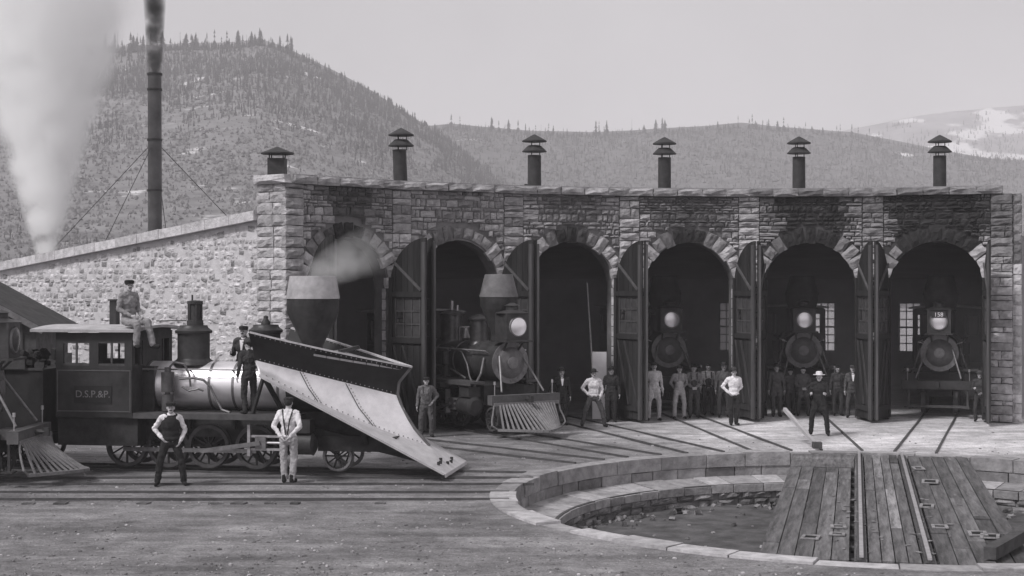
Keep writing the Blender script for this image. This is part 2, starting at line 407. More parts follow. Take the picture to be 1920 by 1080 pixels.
# pilasters between the stalls
for k in range(7):
    FR = frame(TH0+DT*k, R)
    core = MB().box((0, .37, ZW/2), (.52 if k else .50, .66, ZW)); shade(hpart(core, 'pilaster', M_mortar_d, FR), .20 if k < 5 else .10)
    z = .02; wdt = .58 if k else .60
    while z < ZW-.03:
        hgt = min(random.uniform(.13, .29), ZW-z); z1 = z+hgt
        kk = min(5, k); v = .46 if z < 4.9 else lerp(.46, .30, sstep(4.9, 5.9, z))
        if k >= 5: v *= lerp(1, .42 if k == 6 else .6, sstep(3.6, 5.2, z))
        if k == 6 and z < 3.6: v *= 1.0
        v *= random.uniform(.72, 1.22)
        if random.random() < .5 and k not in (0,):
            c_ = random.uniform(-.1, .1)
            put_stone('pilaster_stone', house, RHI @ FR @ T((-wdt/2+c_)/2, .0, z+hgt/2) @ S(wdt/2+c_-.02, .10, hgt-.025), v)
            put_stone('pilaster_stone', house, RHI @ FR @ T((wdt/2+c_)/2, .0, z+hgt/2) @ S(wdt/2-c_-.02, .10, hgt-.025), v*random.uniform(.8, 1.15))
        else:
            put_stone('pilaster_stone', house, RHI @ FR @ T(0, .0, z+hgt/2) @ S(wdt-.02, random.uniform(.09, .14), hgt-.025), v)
        z = z1
# corner pier on the left end (faces outward to the left)
FR0 = frame(TH0, R)
SIDE = FR0 @ T(-.25, 0, 0) @ RZ(-PI/2)    # local x runs backwards along -? ; -y faces outwards
z = .02
hpart(MB().box((.27, .55, ZW/2), (.98, .9, ZW), FR0.inverted() @ FR0) if False else MB().box((.02, .60, ZW/2), (.5, .98, ZW)), 'corner_pier', M_mortar, FR0)
def side_M(yd, zc, wd, dp, hg, x=-.26): return RHI @ FR0 @ T(x, yd, zc) @ RZ(-PI/2) @ S(wd, dp, hg)
while z < ZW-.03:
    hgt = min(random.uniform(.24, .31), ZW-z); c_ = random.uniform(.4, .6)
    for a, b_ in ((0.0, c_), (c_, 1.07)):
        put_stone('corner_stone', house, side_M((a+b_)/2, z+hgt/2, b_-a-.03, .10, hgt-.025), .5*random.uniform(.75, 1.2)*(1 if z < 5 else .85))
    z += hgt
# left end wall: pale random rubble falling backwards with the roof slope
r_end = 30.0
def ztop(yd): return lerp(5.42, 4.22, (yd-.9)/11.4)
E0, E1 = 1.06, r_end-R
mb = MB(); mb.add([(-.22, E0, 0), (-.22, E1, 0), (-.22, E1, ztop(E1)), (-.22, E0, ztop(E0)), (.3, E0, 0), (.3, E1, 0), (.3, E1, ztop(E1)), (.3, E0, ztop(E0))],
                  [(0, 3, 2, 1), (4, 5, 6, 7), (0, 1, 5, 4), (1, 2, 6, 5), (2, 3, 7, 6), (3, 0, 4, 7)])
hpart(mb, 'end_wall', M_mortar_l, FR0)
rub = []
yd = E0+.02; rows = 0; z = .05
while z < 5.4:
    hgt = random.uniform(.09, .19); yd = E0+.02
    while yd < E1-.1:
        wd = random.uniform(.10, .34)
        zz = z+hgt/2+random.uniform(-.03, .03)
        if zz+hgt/2 < ztop(yd+wd/2)-.03 and random.random() > .12:
            v = random.choice((.66, .62, .6, .58, .55, .5, .45, .38, .28))*random.uniform(.85, 1.15)
            rub.append((wd*hgt*(1.8 if yd < 6 else .6)*(1 if z > 2.3 else .5), side_M(yd+wd/2, zz, wd*random.uniform(.7, .93), random.uniform(.02, .06), hgt*random.uniform(.7, .92), -.215) @ RY(random.uniform(-.25, .25)), v))
        yd += wd
    z += hgt
rub.sort(key=lambda q: -q[0]); mass = Mass()
for i, (sz, M, v) in enumerate(rub):
    if i < 290: put_stone('rubble_stone', house, M, v)
    else: mass.add(M, v)
mass.build('rubble_mass', house)
# coping: front and end
nseg = 5
for k in range(6):
    thc = TH0+DT*(k+.5); FR = frame(thc, RM)
    xs = np.linspace(-HALF-.03, HALF+.03, nseg+1)
    for a, b_ in zip(xs[:-1], xs[1:]):
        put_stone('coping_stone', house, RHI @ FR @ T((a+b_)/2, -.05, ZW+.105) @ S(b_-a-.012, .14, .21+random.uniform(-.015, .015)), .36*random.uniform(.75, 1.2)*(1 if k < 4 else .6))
        hpart(MB().box(((a+b_)/2, .32, ZW+.12), (b_-a-.006, .62, .23)), 'coping_bed', M_mortar, FR)
put_stone('coping_stone', house, side_M(.5, ZW+.105, 1.16, .16, .22, -.34), .45)
for i in range(14):
    a, b_ = E0-.02+i*(E1-E0)/14, E0-.02+(i+1)*(E1-E0)/14; za, zb = ztop(a), ztop(b_); ang = math.atan2(zb-za, b_-a)
    mb = MB(); x0, x1 = -.40, .36; gp = .006
    mb.add([(x0, a+gp, za+.003), (x0, b_-gp, zb+.003), (x0, b_-gp, zb+.25), (x0, a+gp, za+.25+random.uniform(-.01, .015)), (x1, a+gp, za+.003), (x1, b_-gp, zb+.003), (x1, b_-gp, zb+.25), (x1, a+gp, za+.25)],
           [(0, 3, 2, 1), (4, 5, 6, 7), (0, 1, 5, 4), (1, 2, 6, 5), (2, 3, 7, 6), (3, 0, 4, 7)])
    shade(hpart(mb, 'end_coping_slab', M_stone, FR0), .56*random.uniform(.88, 1.1))
# roof, back wall with windows, right end wall
RB = 30.0
for k in range(6):
    thc = TH0+DT*(k+.5); FR = frame(thc, 0); ca = math.radians(DT/2); t_ = math.tan(ca)
    ra, rb = RM+.55, RB; za, zb = 5.42, 4.0
    mb = MB(); ov = .01
    mb.add([(-ra*t_, ra, za), (ra*t_, ra, za), (rb*t_, rb, zb), (-rb*t_, rb, zb), (-ra*t_, ra, za+.18), (ra*t_, ra, za+.18), (rb*t_, rb, zb+.18), (-rb*t_, rb, zb+.18)],
           [(0, 3, 2, 1), (4, 5, 6, 7), (0, 1, 5, 4), (1, 2, 6, 5), (2, 3, 7, 6), (3, 0, 4, 7)])
    hpart(mb, 'roof', M_roof, FR)
    # back wall with two windows
    mb = MB(); hw = RB*t_; wx = RB*math.sin(math.radians(3.4)); ww = .40; z0, z1, ztp = 1.25, 3.1, 4.0
    WS = {4: (-1, 1), 5: (-1,)}.get(k, ())
    for a, b_ in ((-hw, -wx-ww), (-wx+ww, wx-ww), (wx+ww, hw)): mb.box(((a+b_)/2, .25, ztp/2), (b_-a, .5, ztp))
    for sg in (-1, 1):
        if sg not in WS: mb.box((sg*wx, .25, ztp/2), (2*ww, .46, ztp))
    for sg in WS: mb.box((sg*wx, .25, z0/2), (2*ww, .5, z0)); mb.box((sg*wx, .25, (z1+ztp)/2), (2*ww, .5, ztp-z1))
    hpart(mb, 'back_wall', M_inside, frame(thc, RB*math.cos(0)))
    for sg in WS:
        FW = frame(thc, RB) @ T(sg*wx, .2, 0)
        wnd = MB()
        for i in range(4): wnd.box((-ww+.02+(2*ww-.04)*i/3, 0, (z0+z1)/2), (.035, .05, z1-z0))
        for i in range(7): wnd.box((0, .003, z0+.02+(z1-z0-.04)*i/6), (2*ww, .045, .035 if i != 3 else .06))
        wo_ = hpart(wnd, 'window', M_wood, FW)
        for i in range(3):
            for j in range(6):
                cx = -ww+.02+(2*ww-.04)*(i+.5)/3; cz = z0+.02+(z1-z0-.04)*(j+.5)/6
                p = MB().box((cx, .01, cz), ((2*ww-.04)/3-.03, .006, (z1-z0)/6-.03)).build('pane', M_pane_dim if (k, sg) == (4, -1) else M_pane, wo_)
FR6 = frame(TH0+6*DT, R)
hpart(MB().box((.05, .55+7.1, 2.6), (.5, 14.2, 5.2)), 'right_end_wall', M_mortar, FR6)
z = .02
hpart(MB().box((.02, .60, ZW/2), (.5, .98, ZW)), 'corner_pier', M_mortar, FR6)
while z < ZW-.03:      # stones of the right corner seen beside the last door
    hgt = min(random.uniform(.24, .3), ZW-z)
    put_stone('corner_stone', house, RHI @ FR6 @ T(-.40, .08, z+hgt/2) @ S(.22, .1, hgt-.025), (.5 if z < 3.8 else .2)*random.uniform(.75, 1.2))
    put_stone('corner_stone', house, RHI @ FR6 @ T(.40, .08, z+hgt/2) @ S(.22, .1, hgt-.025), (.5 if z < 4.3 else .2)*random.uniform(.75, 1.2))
    z += hgt
# doors: twelve arch-topped leaves of boards, hinged at the jambs and folded out
LW = 1.29
def leaf_top(x): c_ = AW-x; return ZS-.02+math.sqrt(max(0, 1.29**2-c_*c_))
def make_leaf(side):
    root = bpy.data.objects.new('door_leaf', None); col.objects.link(root); root.parent = house
    nb = 6; wv = LW/nb
    for i in range(nb):
        a, b_ = i*wv+.006, (i+1)*wv-.006
        def brd(zlo, zhi, arch):
            n = 4 if arch else 1
            poly = [(a, zlo), (b_, zlo)]+[(b_-(b_-a)*q/n, leaf_top(b_-(b_-a)*q/n) if arch else zhi) for q in range(n+1)]
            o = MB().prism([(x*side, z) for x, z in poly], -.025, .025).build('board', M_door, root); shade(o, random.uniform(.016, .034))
        if 1 <= i <= 4: brd(.06, 2.42, False); brd(3.42, 0, True)
        else: brd(.06, 0, True)
    for z in (.35, 2.33, 3.52): shade(MB().box((side*LW/2, .05, z), (LW, .05, .14)).build('rail', M_door, root), .03)
    for x in (.07, LW-.05): 
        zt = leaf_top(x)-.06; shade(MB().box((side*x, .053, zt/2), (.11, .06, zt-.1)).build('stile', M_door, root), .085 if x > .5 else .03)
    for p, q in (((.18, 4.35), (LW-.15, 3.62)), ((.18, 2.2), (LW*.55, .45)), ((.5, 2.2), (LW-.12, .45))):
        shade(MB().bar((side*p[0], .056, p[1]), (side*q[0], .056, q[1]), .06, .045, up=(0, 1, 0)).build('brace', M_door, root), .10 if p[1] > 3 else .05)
    wf = MB(); x0, x1, z0, z1 = wv, 5*wv, 2.42, 3.42
    for i in range(4): wf.box((side*lerp(x0, x1, i/3), 0, (z0+z1)/2), (.035, .06, z1-z0))
    for i in range(4): wf.box((side*(x0+x1)/2, .003, lerp(z0, z1, i/3)), (x1-x0, .055, .035))
    wf.build('sash', M_wood, root)
    for i in range(3):
        for j in range(3):
            if random.random() < .1: continue
            MB().box((side*lerp(x0, x1, (i+.5)/3), .006, lerp(z0, z1, (j+.5)/3)), ((x1-x0)/3-.04, .008, (z1-z0)/3-.04)).build('pane', M_pane2, root)
    hg = MB()
    for z in (.5, 2.3, 3.5): hg.box((side*.35, -.035, z), (.7, .02, .07)); hg.cyl((side*.0, -.03, z-.06), (side*.0, -.03, z+.06), .03, n=6)
    hg.build('hinge', M_iron, root)
    return root
LEAF = {1: make_leaf(1), -1: make_leaf(-1)}; first = {1: True, -1: True}
OPEN = {(0, 1): 100, (0, -1): 96, (1, 1): 100, (5, -1): 97}
for k in range(6):
    FR = frame(TH0+DT*(k+.5), RM)
    for side in (1, -1):                   # side 1: hinged on the left jamb
        o = LEAF[side] if first[side] else copy_tree(LEAF[side], house); first[side] = False
        ang = math.radians(OPEN.get((k, side), 101))
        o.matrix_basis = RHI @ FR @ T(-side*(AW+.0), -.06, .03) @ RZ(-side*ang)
# little vent pipe on the roof
tag(MB().cyl(pol(21, TH0+2.62*DT, 4.8), pol(21, TH0+2.62*DT, 6.95), .05, n=8).build('vent_pipe', M_tar), 'short thin pipe standing on the roof right of the third flue', 'pipe')

# smoke flues on the roof
fl_lab = ['short square flue with one cap at the left end of the roof', 'tall round flue with two caps, second from the left, tallest on the roof', 'round double-capped flue above the stall with the empty doorway',
          'round double-capped flue above the stall with the lit headlight and crowd', 'round double-capped flue second from the right', 'round double-capped flue at the right end of the roof']
fl_px = [(520, 275, 16), (752, 240, 13), (1002, 252, 12.5), (1246, 257, 12), (1498, 256, 12), (1762, 253, 12)]
for k in range(6):
    p = pol(18.4, TH0+DT*(k+.5)); p.x = (fl_px[k][0]-960)/F*p.y
    top = H+(HY-fl_px[k][1])*p.y/F; r = fl_px[k][2]*p.y/F
    fl = thing('roof_flue', fl_lab[k], 'flue', T(p.x, p.y, 5.0), 'smoke flues along the roundhouse roof')
    t = top-5.0
    if k == 0:
        MB().box((0, 0, (t-.32)/2), (2*r, 2*r, t-.32)).build('duct', M_tar, fl)
        [MB().box((sx*r*.8, sy*r*.8, t-.25), (.03, .03, .16)).build('strut', M_tar, fl) for sx in (-1, 1) for sy in (-1, 1)]
        MB().lathe([(r*1.95, t-.2), (r*1.95, t-.17), (r*.5, t-.04), (.02, t)], 14).build('cap', M_tar, fl)
    else:
        lean = .05 if k == 1 else 0
        MB().cyl((lean, 0, 0), (-lean, 0, t-.62), r*1.05, r, 14).build('duct', M_tar, fl)
        [MB().cyl((r*.8*math.cos(a), r*.8*math.sin(a), t-.63), (r*.8*math.cos(a), r*.8*math.sin(a), t-.15), .014, n=5).build('strut', M_tar, fl) for a in (0, 2.1, 4.2)]
        MB().lathe([(r*1.85, t-.52), (r*1.85, t-.50), (r*1.1, t-.36), (r*.9, t-.33)], 16).build('cap', M_tar, fl)
        MB().lathe([(r*1.85, t-.22), (r*1.85, t-.19), (r*.6, t-.05), (.02, t)], 16).build('cap', M_tar, fl)

# tall iron chimney behind the end wall, with guy wires
p = Vector(((290-960)/F*52, 52, 0)); ZCH = H+(HY-140)*52/F
ch = thing('chimney', 'tall slender iron chimney stack with guy wires behind the end wall', 'chimney', T(p))
MB().cyl((.02, 0, 0), (0, 0, ZCH), .25, .235, 16).build('shaft', mat('chimney_iron', .10, .4, 1.2, .7, 0, .1, 10), ch)
bd = MB()
for z in (ZCH-.02, ZCH-.55, ZCH-2.3, ZCH-4.05, ZCH-5.6): bd.cyl((0, 0, z), (0, 0, z+.07), .262, n=16)
bd.build('band', M_tar, ch)
for e in ((-4.5, -.5, 3.8), (4.6, 1, 3.8), (-1.3, -4, 3.8), (-.5, 6, 2)): MB().cyl((0, 0, ZCH-2.28), e, .012, n=5).build('guy_wire', M_tar, ch)

# ================================================================ TURNTABLE
pit = thing('turntable_pit', 'round stone lined turntable pit with pale stone rim', 'pit', T(C.x, C.y, -1.0))
PI_ = T(0, 0, 1.0)
def arc_block(r0, r1, a0, a1, z0, z1, n=3, jit=.012, slope=0.0):
    vs = []
    j = [random.uniform(-jit, jit) for _ in range(4)]
    for i in range(n+1):
        a = lerp(a0, a1, i/n); sx, cy = math.sin(a), math.cos(a)
        for r, z in ((r0+j[0], z0), (r1+j[1], z0), (r1+j[1], z1+j[2]+slope), (r0+j[0], z1+j[2])): vs.append((r*sx, r*cy, z))
    fs = [(0, 1, 2, 3), (4*n+3, 4*n+2, 4*n+1, 4*n)]
    for i in range(n):
        o = 4*i
        for q in range(4): fs.append((o+q, o+4+q, o+4+(q+1) % 4, o+(q+1) % 4))
    return MB().add(vs, fs)
M_pits = mat('pit_stone', .34, .35, 4, .95, 0, .6, 20, src='object')
a = 0.0
while a < 2*PI-.02:
    da = min(random.uniform(.12, .19), 2*PI-a)
    if 2*PI-a-da < .06: da = 2*PI-a
    shade(arc_block(RP+random.uniform(-.015, .02), RP+.42+random.uniform(-.07, .05), a+.001, a+da-.002, -.26, .022+random.uniform(-.012, .012), 3, .02).build('coping_stone', M_pits, pit, PI_), random.uniform(.27, .43)*(1.15 if 1.9 < a < 4.6 else .85)); a += da
a = 0.0
while a < 2*PI-.02:
    da = min(random.uniform(.08, .15), 2*PI-a); 
    if 2*PI-a-da < .05: da = 2*PI-a
    shade(arc_block(RP+.03, RP+.42, a+.0015, a+da-.003, -.60, -.27).build('pit_wall_stone', M_pits, pit, PI_), random.uniform(.15, .36)); a += da
a = 0.0
while a < 2*PI-.02:
    da = min(random.uniform(.07, .13), 2*PI-a)
    if 2*PI-a-da < .04: da = 2*PI-a
    shade(arc_block(5.92, RP+.02, a+.0015, a+da-.003, -.72, -.56, slope=.09).build('ledge_stone', M_pits, pit, PI_), random.uniform(.26, .46)); a += da
mb = MB(); mass = Mass()
for rw, (z0, z1) in enumerate(((-.86, -.70), (-1.05, -.87))):
    a = 0.0
    while a < 2*PI-.02:
        da = random.uniform(.04, .09)
        mass.add(T(0, 0, 1.0) @ RZ(-a) @ T(0, 5.98, (z0+z1)/2) @ S(da*5.9-.02, .09, z1-z0-.02), random.uniform(.10, .32)); a += da
mass.build('lower_wall', pit)
def ring(r0, r1, z0, z1, n=96):
    mb = MB(); vs = []; fs = []
    for i in range(n):
        a = 2*PI*i/n
        for r, z in ((r0, z0), (r1, z0), (r1, z1), (r0, z1)): vs.append((r*math.sin(a), r*math.cos(a), z))
    for i in range(n):
        o, q = 4*i, 4*((i+1) % n)
        for k in range(4): fs.append((o+k, q+k, q+(k+1) % 4, o+(k+1) % 4))
    return mb.add(vs, fs)
ring(6.0, RP+.1, -1.2, -.725).build('backing', M_mortar, pit, PI_)
ring(RP+.02+.06, RP+.46, -.63, -.03).build('backing', M_mortar, pit, PI_)
ring(5.955, 6.02, -.63, -.545).build('ring_rail', M_rail, pit, PI_)
MB().cyl((0, 0, 0), (0, 0, .25), .9, n=20).build('pivot_pier', M_mortar, pit)
fl = MB(); vs = [(0, 0, 0)]; fs = []
for j in range(1, 13):
    for i in range(64): a = 2*PI*i/64; r = 6.1*j/12; x, y = r*math.sin(a), r*math.cos(a); vs.append((C.x+x, C.y+y, -.99+.05*mnoise.noise((x*.9, y*.9, 4))))
vs[0] = (C.x, C.y, -.99)
for i in range(64):
    fs.append((0, 1+(i+1) % 64, 1+i))
    for j in range(11): o = 1+64*j; fs.append((o+i, o+(i+1) % 64, o+64+(i+1) % 64, o+64+i))
tag(fl.add(vs, fs, None, True).build('pit_floor', mat('pit_dirt', .10, .5, 2.2, .97, 0, 1.0, 9)), kind='structure')

deb = Mass()
for i in range(420):
    r_ = 5.85-abs(random.gauss(0, .35)) if i < 260 else 5.8*math.sqrt(random.random()); a = random.random()*2*PI; s_ = random.uniform(.03, .11)*(1 if i < 260 else .6)
    deb.add(T(r_*math.sin(a), r_*math.cos(a), .01+s_*.2) @ RZ(random.random()*6) @ RX(random.random()*6) @ S(s_*1.5, s_*.7, s_), random.uniform(.08, .36))
deb.build('rubble', pit)
BR = -math.radians(12.9)
br = thing('turntable_bridge', 'worn plank turntable bridge with two rails spanning the pit', 'turntable', T(C) @ RZ(BR))
BL = 6.6
cols = []
x = -1.88
for i in range(5): cols.append((x, x+.252, .13)); x += .252
cols.append((-.56, -.37, .12))
for i in range(4): cols.append((-.36+.18*i, -.36+.18*(i+1), .20 if i in (1, 2) else .12))
cols.append((.37, .56, .10))
x = .585
for i in range(5): cols.append((x, x+.255, .11)); x += .255
for x0, x1, v in cols:
    cuts = [-BL]+sorted(random.uniform(-BL+1, BL-1) for _ in range(random.choice((1, 2, 2))))+[BL]
    if x0 < -.6: cuts = [-BL]+[c_ for c_ in cuts[1:-1] if c_ < 3.8]+[4.05] 
    for a, b_ in zip(cuts[:-1], cuts[1:]):
        if b_-a < .2: continue
        zt = random.uniform(-.012, .012); tl = random.uniform(-.006, .006)
        wd = (x1-x0)-.016
        o = MB().box((0, 0, 0), (wd, b_-a-.014, .06)).build('deck_plank', M_deck, br, T((x0+x1)/2, (a+b_)/2, -.03+zt) @ RY(random.uniform(-.02, .02)) @ RX(tl*.3))
        shade(o, v*random.uniform(.6, 1.4))
for i in range(5):                          # cross planks at the far left end
    shade(MB().box((-1.22, 4.33+.47*i+.0, -.028), (1.31, .455, .06)).build('deck_plank', M_deck, br), random.uniform(.12, .19))
for sg in (-1, 1):
    r_ = MB().box((sg*.457, 0, .065), (.058, 2*BL, .03)).build('rail', M_railtop, br); MB().box((sg*.457, 0, .034), (.03, 2*BL, .032)).box((sg*.457, 0, .009), (.12, 2*BL, .016)).build('rail_foot', M_rail, r_)
    MB().box((sg*.55, 0, -.45), (.22, 2*BL-.3, .62)).build('girder', M_wood, br)
    MB().box((sg*1.6, 0, -.22), (.18, 2*BL-.05, .26)).build('side_sill', M_wood, br)
    MB().box((0.07, sg*(BL-.16), -.2), (3.6, .28, .27)).build('end_beam', M_wood, br)
for i in range(13): MB().box((.05, -6.1+i*1.02, -.10), (3.5, .16, .07)).build('cross_beam', M_wood, br)
sk = [(1520, 1010, .16, .24), (1572, 990, .13, .16), (1570, 1004, .13, .14), (1738, 951, .13, .3), (1744, 905, .20, .40), (1762, 990, .14, .2), (1833, 1003, .17, .3), (1856, 1008, .17, .3), (1722, 880, .12, .3)]
BRI = (T(C) @ RZ(BR)).inverted()
for px, py, sx, sy in sk:                   # worn sockets let into the deck, pale splintered wood round them
    q = BRI @ G(px, py); s_ = MB()
    for a, b_, c_, d_ in ((-sx/2-.03, 0, .05, sy+.11), (sx/2+.03, 0, .05, sy+.11), (0, -sy/2-.03, sx, .05), (0, sy/2+.03, sx, .05)): s_.box((a, b_, .026), (c_, d_, .02))
    fr = s_.build('socket', mat('pale_worn_wood', .27, .4, 9, .9), br, T(q.x, q.y, 0) @ RZ(random.uniform(-.12, .12)))
    MB().box((0, 0, .018), (sx-.004, sy-.004, .012)).build('socket_hole_dark', mat('hole_shade', .01, .2, 5, .95), fr)  # flat black plate; the open hole's shade is put into its colour
chip = Mass()
for i in range(40):
    q = BRI @ G(random.choice((1735, 1745, 1590, 1640, 1800, 1590))+random.gauss(0, 18), random.uniform(930, 1040)); s_ = random.uniform(.02, .07)
    if abs(q.x) < 1.7: chip.add(T(q.x, q.y, .02) @ RZ(random.random()*6) @ RX(-PI/2) @ S(s_*2, .008, s_), random.uniform(.15, .3))
chip.build('wood_chips', br)
# push poles at both ends
def beam_between(name, p0, p1, wd, m, lab, foot=None):
    t = thing(name, lab, 'push pole', T(p0)); q = Vector(p1)-Vector(p0)
    MB().bar((0, 0, 0), q, wd, wd).build('pole', m, t)
    if foot: MB().box((0, 0, .02), foot).build('socket_block', M_wood, t)
beam_between('push_pole', G(1532, 846)+Vector((0, 0, .12)), Vector((6.62, 36.4, .78)), .08, M_pole, 'pale wooden push pole slanting up from the far left end of the turntable', (.2, .2, .14))
beam_between('push_pole', G(1856, 1054)+Vector((0, 0, .12)), G(1975, 1000)+Vector((0, 0, .25)), .17, M_wood, 'heavy dark push pole at the near right end of the turntable')

# ================================================================ TRACKS
def track(P0, P1, lab, n=1, grp='tracks leading to the turntable'):
    P0, P1 = Vector(P0), Vector(P1); d = (P1-P0).normalized(); nn = Vector((-d.y, d.x, 0))
    t = thing('railway_track', lab, 'track', T(P0), grp)
    for sg in (-1, 1):
        a = nn*sg*.457; b_ = P1-P0+nn*sg*.457
        MB().bar(a+Vector((0, 0, .008)), b_+Vector((0, 0, .002)), .042, .05).build('rail', M_rail, t)
    return t
tl = ['track running into the leftmost stall past the snow plow', 'track under the locomotive poking out of the second stall', 'track into the empty third stall', 'track into the fourth stall where most of the crowd stands', 'track into the fifth stall, left of the bridge end', 'track into the last stall on the right, right of the bridge end']
for k in range(6): track(pol(RP+.55, TH0+DT*(k+.5)), pol(28, TH0+DT*(k+.5)), tl[k])
HD = math.radians(-9); U = Vector((math.cos(HD), math.sin(HD), 0)); NV = Vector((-U.y, U.x, 0)); P0 = Vector((-1.115, 30.1, 0))
track(P0+U*1.35, P0-U*24, 'track under the snow plow locomotive on the left')
track((.42, 29.05, 0), (-24, 29.05, 0), 'track in front of the plow locomotive, under the slatted pilot')
track((-.05, 27.05, 0), (-24, 27.05, 0), 'empty track nearest the camera, left of the pit')
NT = [o for o in col.objects if o.get('label', '').startswith('empty track')][0]
for px in (50, 112, 267, 402, 446, 505, 552, 712):        # a few tie ends showing through the ash
    q = G(px, 945); shade(MB().box((0, 0, 0), (random.uniform(.14, .26), random.uniform(.10, .3), .05)).build('tie', M_deck, NT, T(q.x+.05, q.y+.1-27.05, random.uniform(-.018, -.004)) @ RZ(random.uniform(-.3, .3))), random.uniform(.08, .15))
def text(name, body, size, m, parent, M, ext=.004):
    cu = bpy.data.curves.new('tmp', 'FONT'); cu.body = body; cu.size = size; cu.align_x = 'CENTER'; cu.extrude = ext; cu.resolution_u = 4
    t_ = bpy.data.objects.new('tmp', cu); col.objects.link(t_); me = bpy.data.meshes.new_from_object(t_.evaluated_get(bpy.context.evaluated_depsgraph_get()))
    bpy.data.objects.remove(t_); me.name = name; me.materials.clear(); me.materials.append(m); return link(name, me, parent, M)
# ================================================================ LOCOMOTIVES
def wheel(parent, M, r, spokes=12, cw=True, name='driving_wheel', tm=None):
    """wheel in the x-z plane facing -y"""
    n = 24; mb = MB()
    mb.cyl((0, -.05, 0), (0, .05, 0), r*.17, n=12)
    for i in range(spokes):
        a = 2*PI*i/spokes; mb.bar((r*.14*math.cos(a), 0, r*.14*math.sin(a)), (r*.86*math.cos(a), 0, r*.86*math.sin(a)), .03, .045, up=(0, 1, 0))
    if cw:
        vs = []; a0 = .55
        poly = [(r*.84*math.cos(a), r*.84*math.sin(a)) for a in np.linspace(a0, PI-a0, 7)]
        mb.prism(poly, -.045, .03)
    o = mb.build(name, M_iron, parent, M)
    ty = MB(); prof = [(r*.84, -.05), (r, -.05), (r, .05), (r+.025, .05), (r+.025, .075), (r*.84, .075)]
    vs = []; fs = []
    for q, (rr_, y) in enumerate(prof):
        for i in range(n): a = 2*PI*i/n; vs.append((rr_*math.cos(a), y, rr_*math.sin(a)))
    for q in range(6):
        for i in range(n): fs.append((q*n+i, q*n+(i+1) % n, ((q+1) % 6)*n+(i+1) % n, ((q+1) % 6)*n+i))
    ty.add(vs, fs, None, False).build('tyre', tm or mat('tyre_iron', .10, .3, 6, .5, .4), o)
    return o
XA = RY(PI/2)                                   # lathe axis along +x
def loco_cab(root, x0, x1, w_, zb, zt, z_floor_win, hasnum=None):
    cab = bpy.data.objects.new('cab', None); col.objects.link(cab); cab.parent = root
    t = .05; zw0, zw1 = z_floor_win, zt-.17
    for sg in (-1, 1):
        mb = MB(); y = sg*w_
        mb.box(((x0+x1)/2, y, (zb+zw0)/2), (x1-x0, t, zw0-zb)); mb.box(((x0+x1)/2, y, (zw1+zt)/2), (x1-x0, t, zt-zw1))
        L_ = x1-x0
        for a, b_ in ((0, .10), (.44, .56), (.90, 1)): mb.box((x0+L_*(a+b_)/2, y, (zw0+zw1)/2), (L_*(b_-a), t, zw1-zw0))
        mb.build('side_panel', mat('cab_paint', .035, .4, 3, .55, 0, .1, 20), cab)
        sh = MB()
        for a, b_ in ((.10, .44), (.56, .90)):
            sh.box((x0+L_*(a+b_)/2, y, (zw0+zw1)/2), (.035, .035, zw1-zw0)); sh.box((x0+L_*(a+b_)/2, y, zw1-.02), (L_*(b_-a), .035, .04)); sh.box((x0+L_*(a+b_)/2, y, zw0+.02), (L_*(b_-a), .035, .04))
        sh.build('window', M_wood, cab)
        tr = MB()
        for z in (zw0-.1, zb+.12): tr.box(((x0+x1)/2, y+sg*.03, z), (L_-.06, .012, .022))
        for x in (x0+.04, x1-.04): tr.box((x, y+sg*.03, (zb+zw0)/2), (.022, .012, zw0-zb-.2))
        tr.build('trim', mat('trim_strip', .10, .2, 8, .5), cab)
    mb = MB()
    mb.box((x1-.03, 0, (zw1+zt)/2+.05), (t, 2*w_-.06, zt-zw1+.1))
    mb.box((x1-.03, 0, (zb+zw0)/2), (t, 2*w_-.06, zw0-zb))
    for a, b_ in ((-1, -.90), (-.62, -.56), (-.5, .5), (.56, .62), (.90, 1)): mb.box((x1-.03, w_*(a+b_)/2*.97, (zw0+zw1)/2), (t, w_*(b_-a)*.97, zw1-zw0))
    mb.build('front_panel', M_iron, cab)
    # arched roof
    n = 10; vs = []; xa, xb = x0-.5, x1+.16; ow = w_+.14
    for i in range(n+1):
        y = lerp(-ow, ow, i/n); z = zt+.015+.07*(1-(y/ow)**2)
        for x in (xa, xb): vs += [(x, y, z), (x, y, z+.055)]
    fs = []
    for i in range(n):
        o = 4*i; fs += [(o+1, o+3, o+7, o+5), (o, o+4, o+6, o+2), (o, o+1, o+5, o+4), (o+2, o+6, o+7, o+3)]
    fs += [(0, 2, 3, 1), (4*n, 4*n+1, 4*n+3, 4*n+2)]
    MB().add(vs, fs).build('roof', mat('cab_roof_canvas', .43, .25, 3, .9, 0, .2, 20), cab)
    return cab
def dome(root, name, x, z0, z1, r, cap=True):
    h = z1-z0
    prof = [(r*1.25, z0), (r*1.22, z0+.05), (r*1.02, z0+.10), (r, z0+.14), (r, z1-.16), (r*1.16, z1-.15), (r*1.18, z1-.11), (r*.95, z1-.07), (r*.55, z1-.02), (r*.12, z1)]
    return MB().lathe(prof, 20).build(name, M_boiler_dull, root, T(x, 0, 0))
